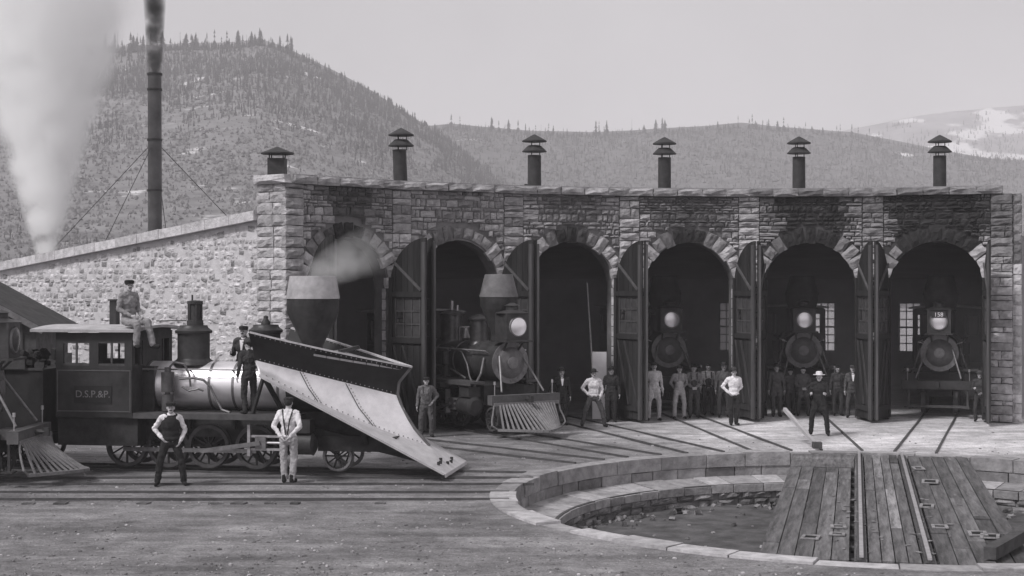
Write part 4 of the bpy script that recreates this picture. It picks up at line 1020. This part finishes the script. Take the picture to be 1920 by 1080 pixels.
def person(lab, pos, h, face, top=.3, leg=.1, arms=('hang', 'hang'), stance=.2, stride=0.0, hat='cap', hatv=.03, sleeves='long', vest=None, coat=False, bib=None, seat=False, lean=0.0, mous=True, headturn=0.0, shirtfront=False, braces=False, boot=.02):
    k = h/1.74
    t = thing('person', lab, 'person', T(pos) @ RZ(math.radians(face)) @ S(k, k, k), 'railwaymen posing round the roundhouse')
    up = V((0, lean, 0)); dz = -.80 if seat else 0
    o_ = V((0, 0, dz))
    hipz = .92
    sh = {s: V((s*.185, .01+lean, 1.42))+o_ for s in (-1, 1)}
    hip = {s: V((s*.095, .0, hipz))+o_ for s in (-1, 1)}
    kn, an = {}, {}
    for s in (-1, 1):
        if seat: kn[s] = V((s*.13, -.44, .06+(.02 if s > 0 else -.02))); an[s] = V((s*.13+(.03 if s > 0 else 0), -.50+(.10 if s < 0 else -.06), -.37))
        else:
            f = -stride*s/2; kn[s] = V((s*(.10+stance*.22), -.02+f*.45-.02*(abs(f) > .02), .50)); an[s] = V((s*(.06+stance*.38), .03+f, .09))
    el, wr = {}, {}
    for s in (-1, 1):
        a = arms[0] if s < 0 else arms[1]; q = sh[s]
        e, w_ = {'hang': ((.055, .03, -.29), (.08, -.03, -.54)), 'hips': ((.155, .09, -.235), (-.01, -.07, -.43)), 'behind': ((.09, .12, -.26), (-.10, .20, -.47)),
                 'front': ((.08, .01, -.29), (-.13, -.17, -.42)), 'pocket': ((.11, .06, -.27), (.01, -.08, -.50)), 'hold': ((.06, .02, -.29), (.02, -.24, -.25)),
                 'out': ((.14, -.03, -.27), (.26, -.16, -.47)), 'up': ((.08, -.17, -.16), (.02, -.30, .06)), 'lap': ((.06, .02, -.28), (-.06, -.26, -.42)), 'cross': ((.07, -.02, -.27), (-.22, -.17, -.22))}[a]
        el[s] = q+V((s*e[0], e[1], e[2])); wr[s] = q+V((s*w_[0], w_[1], w_[2]))
    hd = V((0, -.01+lean*1.2, 1.625))+o_; HR = RZ(math.radians(headturn))
    def hp(x, y, z): v = HR @ V((x, y, z)); return hd+v
    # ---- body: one skin
    b = MB()
    b.ell(hp(0, .012, .012), (.078, .096, .103), 12, 9); b.ell(hp(0, -.028, -.06), (.057, .068, .065), 12, 8)
    b.cap(hp(0, -.098, .0), hp(0, -.116, -.028), .011, .016, 6); b.cap(hp(-.03, -.082, .018), hp(.03, -.082, .018), .016, n=6)
    for s in (-1, 1): b.ell(hp(s*.080, .006, -.01), (.012, .022, .032), 6, 5)
    b.ell(hp(0, -.088, -.062), (.026, .012, .010), 7, 5); b.ell(hp(0, -.078, -.098), (.022, .018, .016), 7, 5)
    b.cap(hd+V((0, .02, -.04)), V((0, .02+lean, 1.43))+o_, .054, .06)
    b.ell(V((0, .01+lean*.7, 1.27))+o_, (.15, .10, .17)); b.ell(V((0, .01+lean*.3, 1.07))+o_, (.13, .09, .14)); b.ell(V((0, .01, .93))+o_, (.15, .10, .12))
    b.cap(sh[-1]*.85+sh[1]*.15, sh[1]*.85+sh[-1]*.15, .06)
    for s in (-1, 1):
        b.cap(sh[s], el[s], .048, .038); b.cap(el[s], wr[s], .038, .026); b.cap(hip[s], kn[s], .075, .05); b.cap(kn[s], an[s], .05, .034)
        foot = an[s]+V((s*.03, -.14, -.045)); b.cap(an[s]+V((0, .03, -.04)), foot, .036, .03)
        d = (wr[s]-el[s]).normalized(); inn = V((-s, 0, 0)); sd_ = d.cross(inn)
        if sd_.length < .2: sd_ = V((0, -1, 0))
        sd_.normalize(); 
        if sd_.y > 0: sd_ = -sd_
        pn = d.cross(sd_).normalized(); pc = wr[s]+d*.05
        b.cap(wr[s], wr[s]+d*.03, .026, .03)
        for q in range(4):
            off = sd_*(.030-.02*q); ln = (.036, .042, .039, .030)[q]; base = pc+off+d*.032
            b.cap(wr[s]+d*.02+off*.6, base, .017, .012, 6); curl = pn*(.012 if pn.dot(inn) > 0 else -.012)
            m1 = base+d*ln+curl; b.cap(base, m1, .0105, .0100, 6); b.cap(m1, m1+d*ln*.6+curl*2, .0100, .009, 6)
        th0 = wr[s]+d*.022+sd_*.026; th1 = th0+d*.032+sd_*.026; b.cap(th0, th1, .0125, .011, 6); b.cap(th1, th1+d*.030+sd_*.006, .011, .0095, 6)
    qmesh(b, 'body', M_skin, t, .0105, 2)
    # ---- shirt or coat
    g = MB(); e = .022
    g.ell(V((0, .01+lean*.7, 1.28))+o_, (.17+e, .112+e, .165+e)); g.ell(V((0, .01+lean*.3, 1.08))+o_, (.145+e, .10+e, .15)); g.ell(V((0, .01, .97))+o_, (.155+e, .105+e, .09))
    g.cap(sh[-1]*.86+sh[1]*.14, sh[1]*.86+sh[-1]*.14, .058+e); g.cap(V((0, .02+lean, 1.40))+o_, V((0, .015+lean, 1.485))+o_, .085, .07)
    for s in (-1, 1):
        g.cap(sh[s], el[s], .050+e*.6, .042+e*.5); end = el[s]+(wr[s]-el[s])*(.92 if sleeves == 'long' else .25); g.cap(el[s], end, .042+e*.5, .030+e*.5 if sleeves == 'long' else .05+e)
    if coat:
        for s in (-1, 1): g.cap(V((s*.085, .01, .95))+o_, V((s*.10, .005, .74))+o_, .115, .118)
    qmesh(g, 'coat' if coat else 'shirt', cloth(top), t, .014, 4)
    # ---- trousers
    g = MB(); g.ell(V((0, .01, .95))+o_, (.168, .118, .10)); g.ell(V((0, .015, .88))+o_, (.165, .12, .10))
    for s in (-1, 1): g.cap(hip[s]-V((0, 0, .02)), kn[s], .098, .078); g.cap(kn[s], an[s]+V((0, -.005, .0)), .077, .068)
    qmesh(g, 'trousers', cloth(leg), t, .014, 4)
    if bib is not None:
        g = MB(); g.ell(V((0, -.045+lean*.5, 1.14))+o_, (.125, .095, .18)); g.ell(V((0, .005, .98))+o_, (.184, .134, .09))
        for s in (-1, 1):
            g.cap(V((s*.09, -.125+lean*.7, 1.28))+o_, V((s*.10, -.075+lean, 1.46))+o_, .022, n=6); g.cap(V((s*.10, -.075+lean, 1.46))+o_, V((s*.10, .06+lean, 1.47))+o_, .022, n=6); g.cap(V((s*.10, .06+lean, 1.47))+o_, V((s*.03, .145, 1.1))+o_, .022, n=6)
        qmesh(g, 'overall_bib', cloth(bib), t, .014, 2)
    if vest is not None:
        g = MB(); e = .048
        g.ell(V((0, .01+lean*.7, 1.27))+o_, (.16+e, .112+e, .165+e)); g.ell(V((0, .01, 1.07))+o_, (.145+e, .10+e, .15)); g.ell(V((0, .0, .98))+o_, (.155+e, .105+e, .08)); g.cap(V((-.10, .01+lean, 1.42))+o_, V((.10, .01+lean, 1.42))+o_, .085)
        qmesh(g, 'vest', cloth(vest), t, .014, 3)
    if braces:
        g = MB()
        for s in (-1, 1):
            pts = [V((s*.09, -.13, 1.0)), V((s*.10, -.152, 1.25)), V((s*.11, -.085, 1.475)), V((s*.11, .06, 1.49)), V((s*.06, .15, 1.27)), V((s*.02, .145, 1.0))]
            for p, q in zip(pts[:-1], pts[1:]): g.cap(p+o_, q+o_, .015, n=6)
        g.build('braces', cloth(.05), t)
    if shirtfront:
        g = MB(); g.add([V((-.045, -.135+lean, 1.44))+o_, V((.045, -.135+lean, 1.44))+o_, V((.012, -.168+lean*.8, 1.22))+o_, V((-.012, -.168+lean*.8, 1.22))+o_, V((-.045, -.10+lean, 1.44))+o_, V((.045, -.10+lean, 1.44))+o_, V((.012, -.12+lean, 1.22))+o_, V((-.012, -.12+lean, 1.22))+o_],
              [(3, 2, 1, 0), (4, 5, 6, 7), (0, 1, 5, 4), (1, 2, 6, 5), (2, 3, 7, 6), (3, 0, 4, 7)]); g.cyl(V((0, .01+lean, 1.455))+o_, V((0, .0+lean, 1.50))+o_, .072, .066, 12); g.build('shirt_front', M_white, t)
    # ---- boots
    for s in (-1, 1):
        g = MB(); f = an[s]; g.cap(f+V((0, .02, .05)), f+V((0, .03, -.03)), .05, .047); g.cap(f+V((0, .03, -.045)), f+V((s*.035, -.15, -.052)), .046, .042); g.ell(f+V((s*.02, -.06, -.05)), (.048, .10, .04))
        qmesh(g, 'boot', cloth(boot), t, .014, 2)
    # ---- hair, eyes, moustache, hat
    hx = MB(); hx.ell((0, .026, .024), (.084, .094, .10), 12, 8); 
    if hat is None: hx.ell((0, -.01, .07), (.074, .088, .055), 12, 7)
    MH = T(hd) @ HR
    hx.build('hair', M_hair, t, MH)
    ey = MB(); [ey.ell((s*.030, -.087, .004), (.013, .010, .008), 7, 5) for s in (-1, 1)]; ey.build('eyes', M_hair, t, MH)
    if mous: MB().ell((0, -.098, -.046), (.038, .014, .011), 8, 5).build('moustache', M_hair, t, MH)
    if hat == 'cap':
        c_ = MB().lathe([(.090, .035), (.102, .075), (.100, .100), (.07, .118), (.01, .122)], 16, S(1, 1.12, 1)); c_.ell((0, -.112, .045), (.065, .055, .010), 12, 5); c_.build('cap', cloth(hatv), t, MH)
    elif hat == 'brim':
        c_ = MB().lathe([(.165, .060), (.168, .068), (.098, .066), (.092, .12), (.080, .155), (.05, .162), (.01, .150)], 18, S(1, 1.12, 1)); c_.build('hat', cloth(hatv), t, MH)
    elif hat == 'derby':
        c_ = MB().lathe([(.135, .060), (.140, .072), (.094, .062), (.093, .10), (.078, .145), (.04, .168), (.005, .172)], 18, S(1, 1.14, 1)); c_.build('hat', cloth(hatv), t, MH)
    return t
def stand(px, feet, hpx, lab, face=0, **kw):
    p = G(px, feet); d = p.y; h = hpx*d/F
    p.z = -.0
    return person(lab, p, min(1.86, max(1.35, h)), face, **kw)
# seated on the cab roof's front edge, legs hanging
pw = P.matrix_basis @ V((-6.57, -.86, 2.945))
person('man in shirt sleeves and cap sitting on the cab roof, legs dangling', pw, 1.70, 52, top=.27, leg=.27, arms=('lap', 'lap'), seat=True, hatv=.02, headturn=-30)
person('man in dark overalls standing on the running board beside the plow', P.matrix_basis @ V((-4.05, -.84, 1.195)), 1.47, -150, top=.045, leg=.04, arms=('up', 'hang'), stance=.1, hat='derby', hatv=.06, headturn=25, lean=-.03)
person('man with white shirt front standing beyond the boiler next to the dome', P.matrix_basis @ V((-4.75, .86, 1.195)), 1.70, -10, top=.06, leg=.05, arms=('hold', 'hang'), vest=None, coat=True, shirtfront=True, hatv=.03)
stand(320, 910, 156, 'man in black vest and white sleeves standing before the locomotive wheels', 12, top=.78, leg=.025, arms=('hips', 'pocket'), vest=.022, stance=.55, hat='cap', hatv=.025)
stand(541, 905, 160, 'man in pale shirt seen from behind, hands at his back, by the plow', 172, top=.72, leg=.38, arms=('behind', 'behind'), stance=.05, hat='cap', hatv=.03, braces=True)
stand(799, 819, 112, 'lad in dark overalls with hands on hips beside the first door leaf', 6, top=.17, leg=.10, arms=('hang', 'hips'), bib=.10, stance=.25, hat='cap', mous=False)
stand(1053, 797, 106, 'man in dark suit and white collar leaning on the slatted pilot', 8, top=.035, leg=.035, arms=('out', 'hang'), coat=True, shirtfront=True, stance=.12, hat='derby', hatv=.03)
stand(1113, 800, 106, 'man in white shirt with legs apart and hand on hip before the white board', 10, top=.78, leg=.09, arms=('hips', 'pocket'), stance=.7, stride=.2, hat='derby', hatv=.03)
stand(1146, 791, 102, 'man in dark coat standing behind the white shirted man with hand on hip', -6, top=.04, leg=.035, arms=('hang', 'hang'), coat=True, stance=.12, hat='derby', hatv=.03)
stand(1226, 788, 108, 'tall man in pale jacket and pale overalls at left of the crowd', 4, top=.5, leg=.42, arms=('hang', 'hang'), coat=True, stance=.25, hat='cap', hatv=.05)
stand(1274, 785, 99, 'man in pale bib overalls, second from left in the crowd', 5, top=.26, leg=.38, arms=('behind', 'behind'), bib=.38, stance=.25, hat='cap', hatv=.05)
stand(1301, 783, 99, 'man in dark apron with hands clasped, middle of the crowd', 0, top=.2, leg=.08, arms=('front', 'front'), bib=.06, stance=.15, hat='cap', hatv=.03)
stand(1328, 778, 96, 'man in pale shirt and dark bib standing at the back of the crowd', 0, top=.45, leg=.06, arms=('hang', 'hang'), bib=.05, stance=.15, hat=None)
stand(1357, 782, 101, 'man in dim work clothes behind the man in the white sweater', 0, top=.15, leg=.08, arms=('hang', 'hang'), stance=.2, hat='brim', hatv=.05)
stand(1376, 797, 106, 'man in bulky white sweater with hands behind him and dark trousers', 8, top=.8, leg=.03, arms=('hips', 'behind'), stance=.05, hat='derby', hatv=.05)
stand(1456, 781, 97, 'man in dark coat standing at left inside the fifth stall', 0, top=.09, leg=.07, arms=('hang', 'hang'), coat=True, stance=.1, hat='derby', hatv=.04)
stand(1482, 778, 76, 'boy in dark clothes in the fifth stall, shortest of the people', 0, top=.09, leg=.07, arms=('hang', 'hang'), stance=.1, hat='cap', mous=False)
stand(1506, 780, 92, 'man in worn jacket right in front of the smokebox in the fifth stall', 0, top=.11, leg=.06, arms=('front', 'front'), coat=True, stance=.3, hat=None)
stand(1536, 816, 117, 'man in dark suit and white hat standing in front of the turntable bridge', -18, top=.025, leg=.022, arms=('hold', 'hold'), coat=True, stance=.45, hat='brim', hatv=.72)
stand(1571, 779, 93, 'man in dark clothes under the rear window of the fifth stall', 0, top=.09, leg=.07, arms=('hang', 'hang'), stance=.15, hat=None)
stand(1599, 783, 98, 'man with pale neckerchief and apron by the doors of the fifth stall', -8, top=.10, leg=.07, arms=('hang', 'hang'), bib=.07, shirtfront=True, stance=.25, hat='cap', hatv=.06)
stand(1837, 790, 93, 'man holding something beside the last door on the right', -14, top=.06, leg=.05, arms=('hold', 'front'), stance=.2, hat='derby', hatv=.08)
flush()
# ================================================================ SMALL THINGS
t = thing('notice_board', 'white board leaning upright behind the man in the white shirt', 'board', G(1124, 786) and T(G(1124, 786)) @ RZ(-.2))
MB().box((0, 0, .95), (.40, .04, 1.9)).build('panel', M_white, t)
MB().box((-.17, .06, .93), (.05, .06, 1.86)).box((.17, .06, .93), (.05, .06, 1.86)).build('batten', M_wood, t)
t = thing('pole', 'thin pale pole leaning inside the third doorway', 'pole', T(G(1117, 783)))
MB().cyl((0, 0, 0), (-.22, .5, 3.85), .03, .022, 8).build('shaft', M_pole, t)
# dark gabled shed at the left edge
sx = at(75, 36, 610); t = thing('shed', 'dark board shed with a sloping roof at the left edge', 'shed', T(-13.5, 36.5, 0))
za, zb = 3.02, 2.85; xr = sx.x+13.5
shb = MB().prism([(-3.6, 0), (xr-.25, 0), (xr-.25, 2.72), (-.6, 4.15), (-3.6, 2.9)], 0, 2.6); shb.build('wall', M_wood, t)
for i in range(18):
    x = -3.5+i*.31
    if x > xr-.4: break
    top = min(4.12, 4.15-(x+.6)*(4.15-2.72)/(xr-.25+.6)) if x > -.6 else 4.1-(-.6-x)*.42
    shade(MB().box((x, -.02, top/2-.03), (.27, .035, top-.1)).build('board', M_door, t), random.uniform(.03, .09))
rf = MB(); rf.bar((-.62, 1.25, 4.22), (xr, 1.25, 2.72), 3.0, .07); rf.bar((-.58, 1.25, 4.22), (-3.9, 1.25, 2.85), 3.0, .07); rf.build('roof', mat('shed_shingle', .055, .4, 3, .95, 0, .5, 12), t)
MB().bar((-.62, -.27, 4.17), (xr, -.27, 2.67), .03, .14, up=(0, 0, 1)).build('rake_board', mat('rake', .16, .3, 6, .85), t)

# ---- skyline conifers: separate trees on the crests, and the forest mass on the slopes
def conifer(h, r, seed, tiers=9, sparse=.0, n=7):
    rg = random.Random(seed); mb = MB(); mb.cyl((0, 0, 0), (0, 0, h*.97), h*.016+.03, .02, 5)
    for i in range(tiers):
        f = i/tiers
        if rg.random() < sparse: continue
        z = h*(.12+.86*f); rad = r*(1-f)**.8*rg.uniform(.6, 1.2)+.08; hh = h/tiers*1.5
        vs = [(0, 0, min(h, z+hh*.8))]; a0 = rg.random()*6
        for q in range(n*2):
            a = a0+PI*q/n; rr_ = rad*(rg.uniform(.75, 1.2) if q % 2 == 0 else rg.uniform(.25, .5)); vs.append((rr_*math.cos(a), rr_*math.sin(a), z-(hh*.25 if q % 2 == 0 else 0)+rg.uniform(-.1, .1)*hh))
        mb.add(vs, [(0, 1+q, 1+(q+1) % (2*n)) for q in range(2*n)])
    return mb
M_fir = mat('conifer', .085, .4, .6, .95)
KIN = []
for i in range(9):
    h = 10; mb = conifer(h, (1.5, 1.9, 1.2, 2.3, .6, .45, 1.6, 1.3, .8)[i], i, 10, (.05, .1, .2, .1, .45, .7, .1, .2, .3)[i]); me = mb.mesh('pine'); me.materials.append(M_fir); KIN.append(me)
def plant(p, h, lab, grp, k=None):
    i = random.randrange(9) if k is None else k
    o = link('pine_tree', KIN[i], None, T(p-V((0, 0, .4))) @ RZ(random.random()*6) @ S(h/10*random.uniform(.85, 1.3), h/10*random.uniform(.85, 1.3), h/10)); tag(o, lab, 'tree', grp)
SHP = ('full conifer', 'broad conifer', 'narrow conifer', 'wide bushy conifer', 'thin gappy conifer', 'bare spindly snag', 'regular conifer', 'tattered conifer', 'slim ragged conifer')
def tree_lab(px, i, segs, where): return SHP[i]+' '+[q for lim, q in segs if px < lim][0]+' '+where
g1 = 'conifers on the skyline of the left mountain'; g2 = 'conifers on the skyline of the middle ridge'
for i in range(150):
    px = random.choice((random.uniform(-30, 560), random.uniform(100, 760)))
    hpx = random.choice((10, 14, 20, 28, 34))*random.uniform(.8, 1.1) if px < 560 else random.uniform(7, 18)
    ii = random.randrange(9); plant(hp1(px, random.uniform(.97, 1.0)), hpx*D1/F*1.1, tree_lab(px, ii, ((60, 'in the steam at the left end of'), (270, 'left of the tall chimney on'), (320, 'right behind the smoke of the chimney on'), (420, 'just right of the chimney on'), (520, 'on the peak of'), (640, 'on the upper right shoulder of'), (9999, 'on the long right slope of')), 'the steep left mountain'), g1, ii)
for px, hpx, lb in ((490, 30, 'tall dark conifer on the very peak of the left mountain'), (478, 26, 'second tall conifer from the peak of the left mountain, just left of it'), (350, 34, 'tallest conifer right of the chimney on the mountain crest'), (366, 30, 'tall conifer close beside the tallest one right of the chimney'), (245, 40, 'tallest conifer left of the chimney on the mountain crest'), (430, 22, 'tall conifer on the crest left of the peak group'), (455, 26, 'tall conifer at the left of the peak group'), (385, 24, 'tall conifer alone between the chimney pair and the peak'), (508, 24, 'tall conifer at the right end of the peak group')): plant(hp1(px, .99), hpx*D1/F, lb, 'tall conifers on the left mountain', random.choice((0, 1, 3, 6)))
for i in range(130):
    px = random.choice((random.uniform(840, 1480), random.uniform(840, 1250), random.uniform(1400, 1680)))
    ii = random.randrange(9); plant(hp2(px, random.uniform(.97, 1.0)), random.choice((9, 12, 16, 22, 28))*random.uniform(.8, 1.1)*D2/F, tree_lab(px, ii, ((960, 'at the left end of'), (1050, 'above the third flue on'), (1200, 'between the third and fourth flue on'), (1300, 'above the fourth flue on'), (1440, 'between the fourth and fifth flue on'), (1560, 'above the fifth flue on'), (9999, 'right of the fifth flue on')), 'the middle ridge'), g2, ii)
def forest(name, pts, m):
    kin = []
    for s_ in range(6):
        mb = conifer(10, (1.9, 2.3, 1.5, 1.2, 2.6, 1.8)[s_], 50+s_, 4, .1, 4); v = np.array([list(p) for p in mb.v]); f = mb.f; kin.append((v, f))
    VS = []; FS = []; o_ = 0
    for p, h in pts:
        v, f = random.choice(kin); a = random.random()*6; c_, s_ = math.cos(a)*h/10, math.sin(a)*h/10
        q = np.empty_like(v); q[:, 0] = v[:, 0]*c_-v[:, 1]*s_+p.x; q[:, 1] = v[:, 0]*s_+v[:, 1]*c_+p.y; q[:, 2] = v[:, 2]*h/10+p.z-.3
        VS.append(q); FS += [tuple(i+o_ for i in ff) for ff in f]; o_ += len(v)
    me = bpy.data.meshes.new(name); me.from_pydata(np.concatenate(VS).tolist(), [], FS); me.materials.append(m); tag(link(name, me), kind='stuff')
pts = []
for i in range(34000):
    px = random.uniform(-120, 1050); t = 1-random.random()**1.1*.97
    patch = mnoise.noise((px*.008, t*5, 3))+.5*mnoise.noise((px*.03, t*16, 9))
    dens = sstep(.55, .95, t+.25*patch)*.9+.22+.55*patch
    if random.random() < dens: pts.append((hp1(px, min(.995, t)), random.choice((1.0, 1.4, 2.0, 2.8, 4.2, 5.0))*random.uniform(.7, 1.1)*(.3+.7*sstep(.4, .9, t))))
forest('mountain_forest', pts, M_fir)
pts = []
for i in range(26000):
    px = random.uniform(700, 2100); t = 1-random.random()**1.1*.8
    patch = mnoise.noise((px*.009, t*6, 7))+.5*mnoise.noise((px*.04, t*18, 5))
    if random.random() < .5+.55*patch+.35*sstep(.85, 1, t): pts.append((hp2(px, min(.995, t)), random.choice((1.0, 1.5, 2.2, 3.2, 4.0))*random.uniform(.7, 1.1)*(.45+.55*sstep(.4, .95, t))))
forest('ridge_forest', pts, M_fir)
pts = []
for i in range(12000):
    px = random.uniform(1450, 2300); t = 1-random.random()*.8
    if random.random() < .3+.9*mnoise.noise((px*.012, t*9, 11)): pts.append((hp3(px, min(.995, t)), random.uniform(3, 6.5)))
forest('far_forest', pts, M_fir)

def brush(name, pts, m):
    VS = []; FS = []; o_ = 0
    for p, h in pts:
        n = 5; a0 = random.random()*6; VS.append((p.x+random.uniform(-.2, .2)*h, p.y, p.z+h))
        for q in range(n): r = h*random.uniform(.45, .9); a = a0+2*PI*q/n; VS.append((p.x+r*math.cos(a), p.y+r*math.sin(a), p.z+h*random.uniform(-.2, .35)))
        FS += [(o_, o_+1+q, o_+1+(q+1) % n) for q in range(n)]; o_ += n+1
    me = bpy.data.meshes.new(name); me.from_pydata(VS, [], FS); me.materials.append(m); tag(link(name, me), kind='stuff')
pts = []
for i in range(52000):
    px = random.uniform(-120, 1060); t = random.random()**.9*.98; pch = mnoise.noise((px*.01, t*7, 13))+.6*mnoise.noise((px*.05, t*30, 2))
    if random.random() < .55+.7*pch: pts.append((hp1(px, t), random.choice((.4, .6, .9, 1.3))*random.uniform(.7, 1.2)*(.35+.65*t)))
for i in range(34000):
    px = random.uniform(700, 2100); t = .15+random.random()*.83; pch = mnoise.noise((px*.01, t*7, 17))+.6*mnoise.noise((px*.05, t*30, 4))
    if random.random() < .5+.7*pch: pts.append((hp2(px, t), random.choice((.5, .8, 1.2, 1.7))*random.uniform(.7, 1.2)))
brush('hillside_brush', pts, mat('brush_leaf', .145, .5, .5, .95))
# ---- steam and smoke
def puff(name, lab, M, prof, dens, colv, a, b_, nscale=1.2, kind='stuff', zfall=None, sharp=1.0):
    m = bpy.data.materials.new(name); m.use_nodes = True; N = m.node_tree.nodes; L = m.node_tree.links; N.clear()
    o = N.new('ShaderNodeOutputMaterial'); pv = N.new('ShaderNodeVolumePrincipled'); pv.inputs['Color'].default_value = (colv, colv, colv, 1); pv.inputs['Anisotropy'].default_value = .1
    tc = N.new('ShaderNodeTexCoord'); sp = N.new('ShaderNodeSeparateXYZ'); L.new(tc.outputs['Object'], sp.inputs[0])
    def mt(op, x, y=None):
        n = N.new('ShaderNodeMath'); n.operation = op
        for i, q in enumerate((x, y)):
            if q is None: continue
            if hasattr(q, 'is_linked'): L.new(q, n.inputs[i])
            else: n.inputs[i].default_value = q
        return n.outputs[0]
    r2 = mt('SQRT', mt('ADD', mt('MULTIPLY', sp.outputs[0], sp.outputs[0]), mt('MULTIPLY', sp.outputs[1], sp.outputs[1])))
    R_ = mt('ADD', mt('MULTIPLY', sp.outputs[2], b_), a); fall = mt('MAXIMUM', mt('SUBTRACT', 1.0, mt('DIVIDE', r2, R_)), 0.0); fall = mt('POWER', fall, sharp)
    nz_ = N.new('ShaderNodeTexNoise'); nz_.inputs['Scale'].default_value = nscale; nz_.inputs['Detail'].default_value = 4; L.new(tc.outputs['Object'], nz_.inputs['Vector'])
    mr = N.new('ShaderNodeMapRange'); mr.inputs[1].default_value = .35; mr.inputs[2].default_value = .65; mr.inputs[3].default_value = .05; mr.inputs[4].default_value = 1.6; L.new(nz_.outputs[0], mr.inputs[0])
    d = mt('MULTIPLY', mt('MULTIPLY', fall, mr.outputs[0]), dens)
    if zfall:
        z = mt('DIVIDE', sp.outputs[2], zfall[0]); d = mt('MULTIPLY', d, mt('POWER', mt('MAXIMUM', mt('SUBTRACT', 1.0, z), 0.0), zfall[1]))
        if len(zfall) > 2: d = mt('MULTIPLY', d, mt('MINIMUM', mt('DIVIDE', sp.outputs[2], zfall[2]), 1.0))
    L.new(d, pv.inputs['Density']); L.new(pv.outputs[0], o.inputs['Volume'])
    ob = MB().lathe(prof, 20).build(name, m, None, M); tag(ob, lab, 'steam' if 'steam' in name else 'smoke', None, kind); return ob
p = at(85, 47, 452); hgt = 11.0
puff('steam_plume', 'white plume of steam rising behind the end wall', T(p.x, p.y, p.z-1.0), [(.16, 0), (.16+.33*hgt, hgt)], 16.0, 1.0, .16, .33, 1.3, 'stuff', (hgt*1.02, .6), 1.6)
p = V(((290-960)/F*52, 52, ZCH))
puff('chimney_smoke', 'dark smoke rising straight from the tall chimney', T(p.x, p.y, p.z), [(.24, .01), (.24+.06*6, 6)], 9.0, .10, .26, .06, 1.5, 'stuff', (6, .7), .6)
ps = P.matrix_basis @ V((-2.98, 0, 3.95)); pe = at(705, 33.5, 462); dv = pe-ps
q = dv.to_track_quat('Z', 'Y').to_matrix().to_4x4()
puff('engine_smoke', 'thin pale smoke drifting right from the plow engine stack', T(ps) @ q, [(.22, .02), (.40, .6), (.25+.13*dv.length, dv.length)], 1.1, .9, .34, .10, 2.4, 'stuff', (dv.length, .7), .7)
# ---- added thin volume inside the engine house, there to lift its darks
vs = []; fs = []; n = 24; prof = [(RM+.9, .06), (RB-.25, .06), (RB-.25, 3.85), (RM+.9, 5.1)]
for i in range(n+1):
    th = TH0+.8+(6*DT-1.6)*i/n; sc_ = math.cos(math.radians(DT/2))/math.cos(math.radians(((th-TH0) % DT)-DT/2))
    for r, z in prof: q_ = pol(r*sc_ if r < 20 else r*sc_-.05, th, z); vs.append(tuple(q_))
for i in range(n):
    for q in range(4): fs.append((4*i+q, 4*i+4+q, 4*i+4+(q+1) % 4, 4*i+(q+1) % 4))
fs += [(3, 2, 1, 0), (4*n, 4*n+1, 4*n+2, 4*n+3)]
m = bpy.data.materials.new('added_house_veil'); m.use_nodes = True; N = m.node_tree.nodes; N.clear(); o = N.new('ShaderNodeOutputMaterial'); pv = N.new('ShaderNodeVolumePrincipled')
pv.inputs['Density'].default_value = .04; pv.inputs['Color'].default_value = (.96, .94, .96, 1); m.node_tree.links.new(pv.outputs[0], o.inputs['Volume'])
hs = MB().add(vs, fs).build('added_house_veil', m)
import bmesh
b_ = bmesh.new(); b_.from_mesh(hs.data); bmesh.ops.recalc_face_normals(b_, faces=b_.faces[:]); b_.to_mesh(hs.data); b_.free()
tag(hs, 'thin added veil inside the engine house, lifting its darks', 'smoke', None, 'stuff')
# ---- the air: pale even haze
hz = MB().box((0, 400, 108), (3600, 3200, 222)).build('haze', bpy.data.materials.new('haze'))
hm = hz.data.materials[0]; hm.use_nodes = True; N = hm.node_tree.nodes; N.clear(); o = N.new('ShaderNodeOutputMaterial'); pv = N.new('ShaderNodeVolumePrincipled')
pv.inputs['Density'].default_value = .00062; pv.inputs['Color'].default_value = (.97, .95, .97, 1); hm.node_tree.links.new(pv.outputs[0], o.inputs['Volume']); tag(hz, kind='stuff')
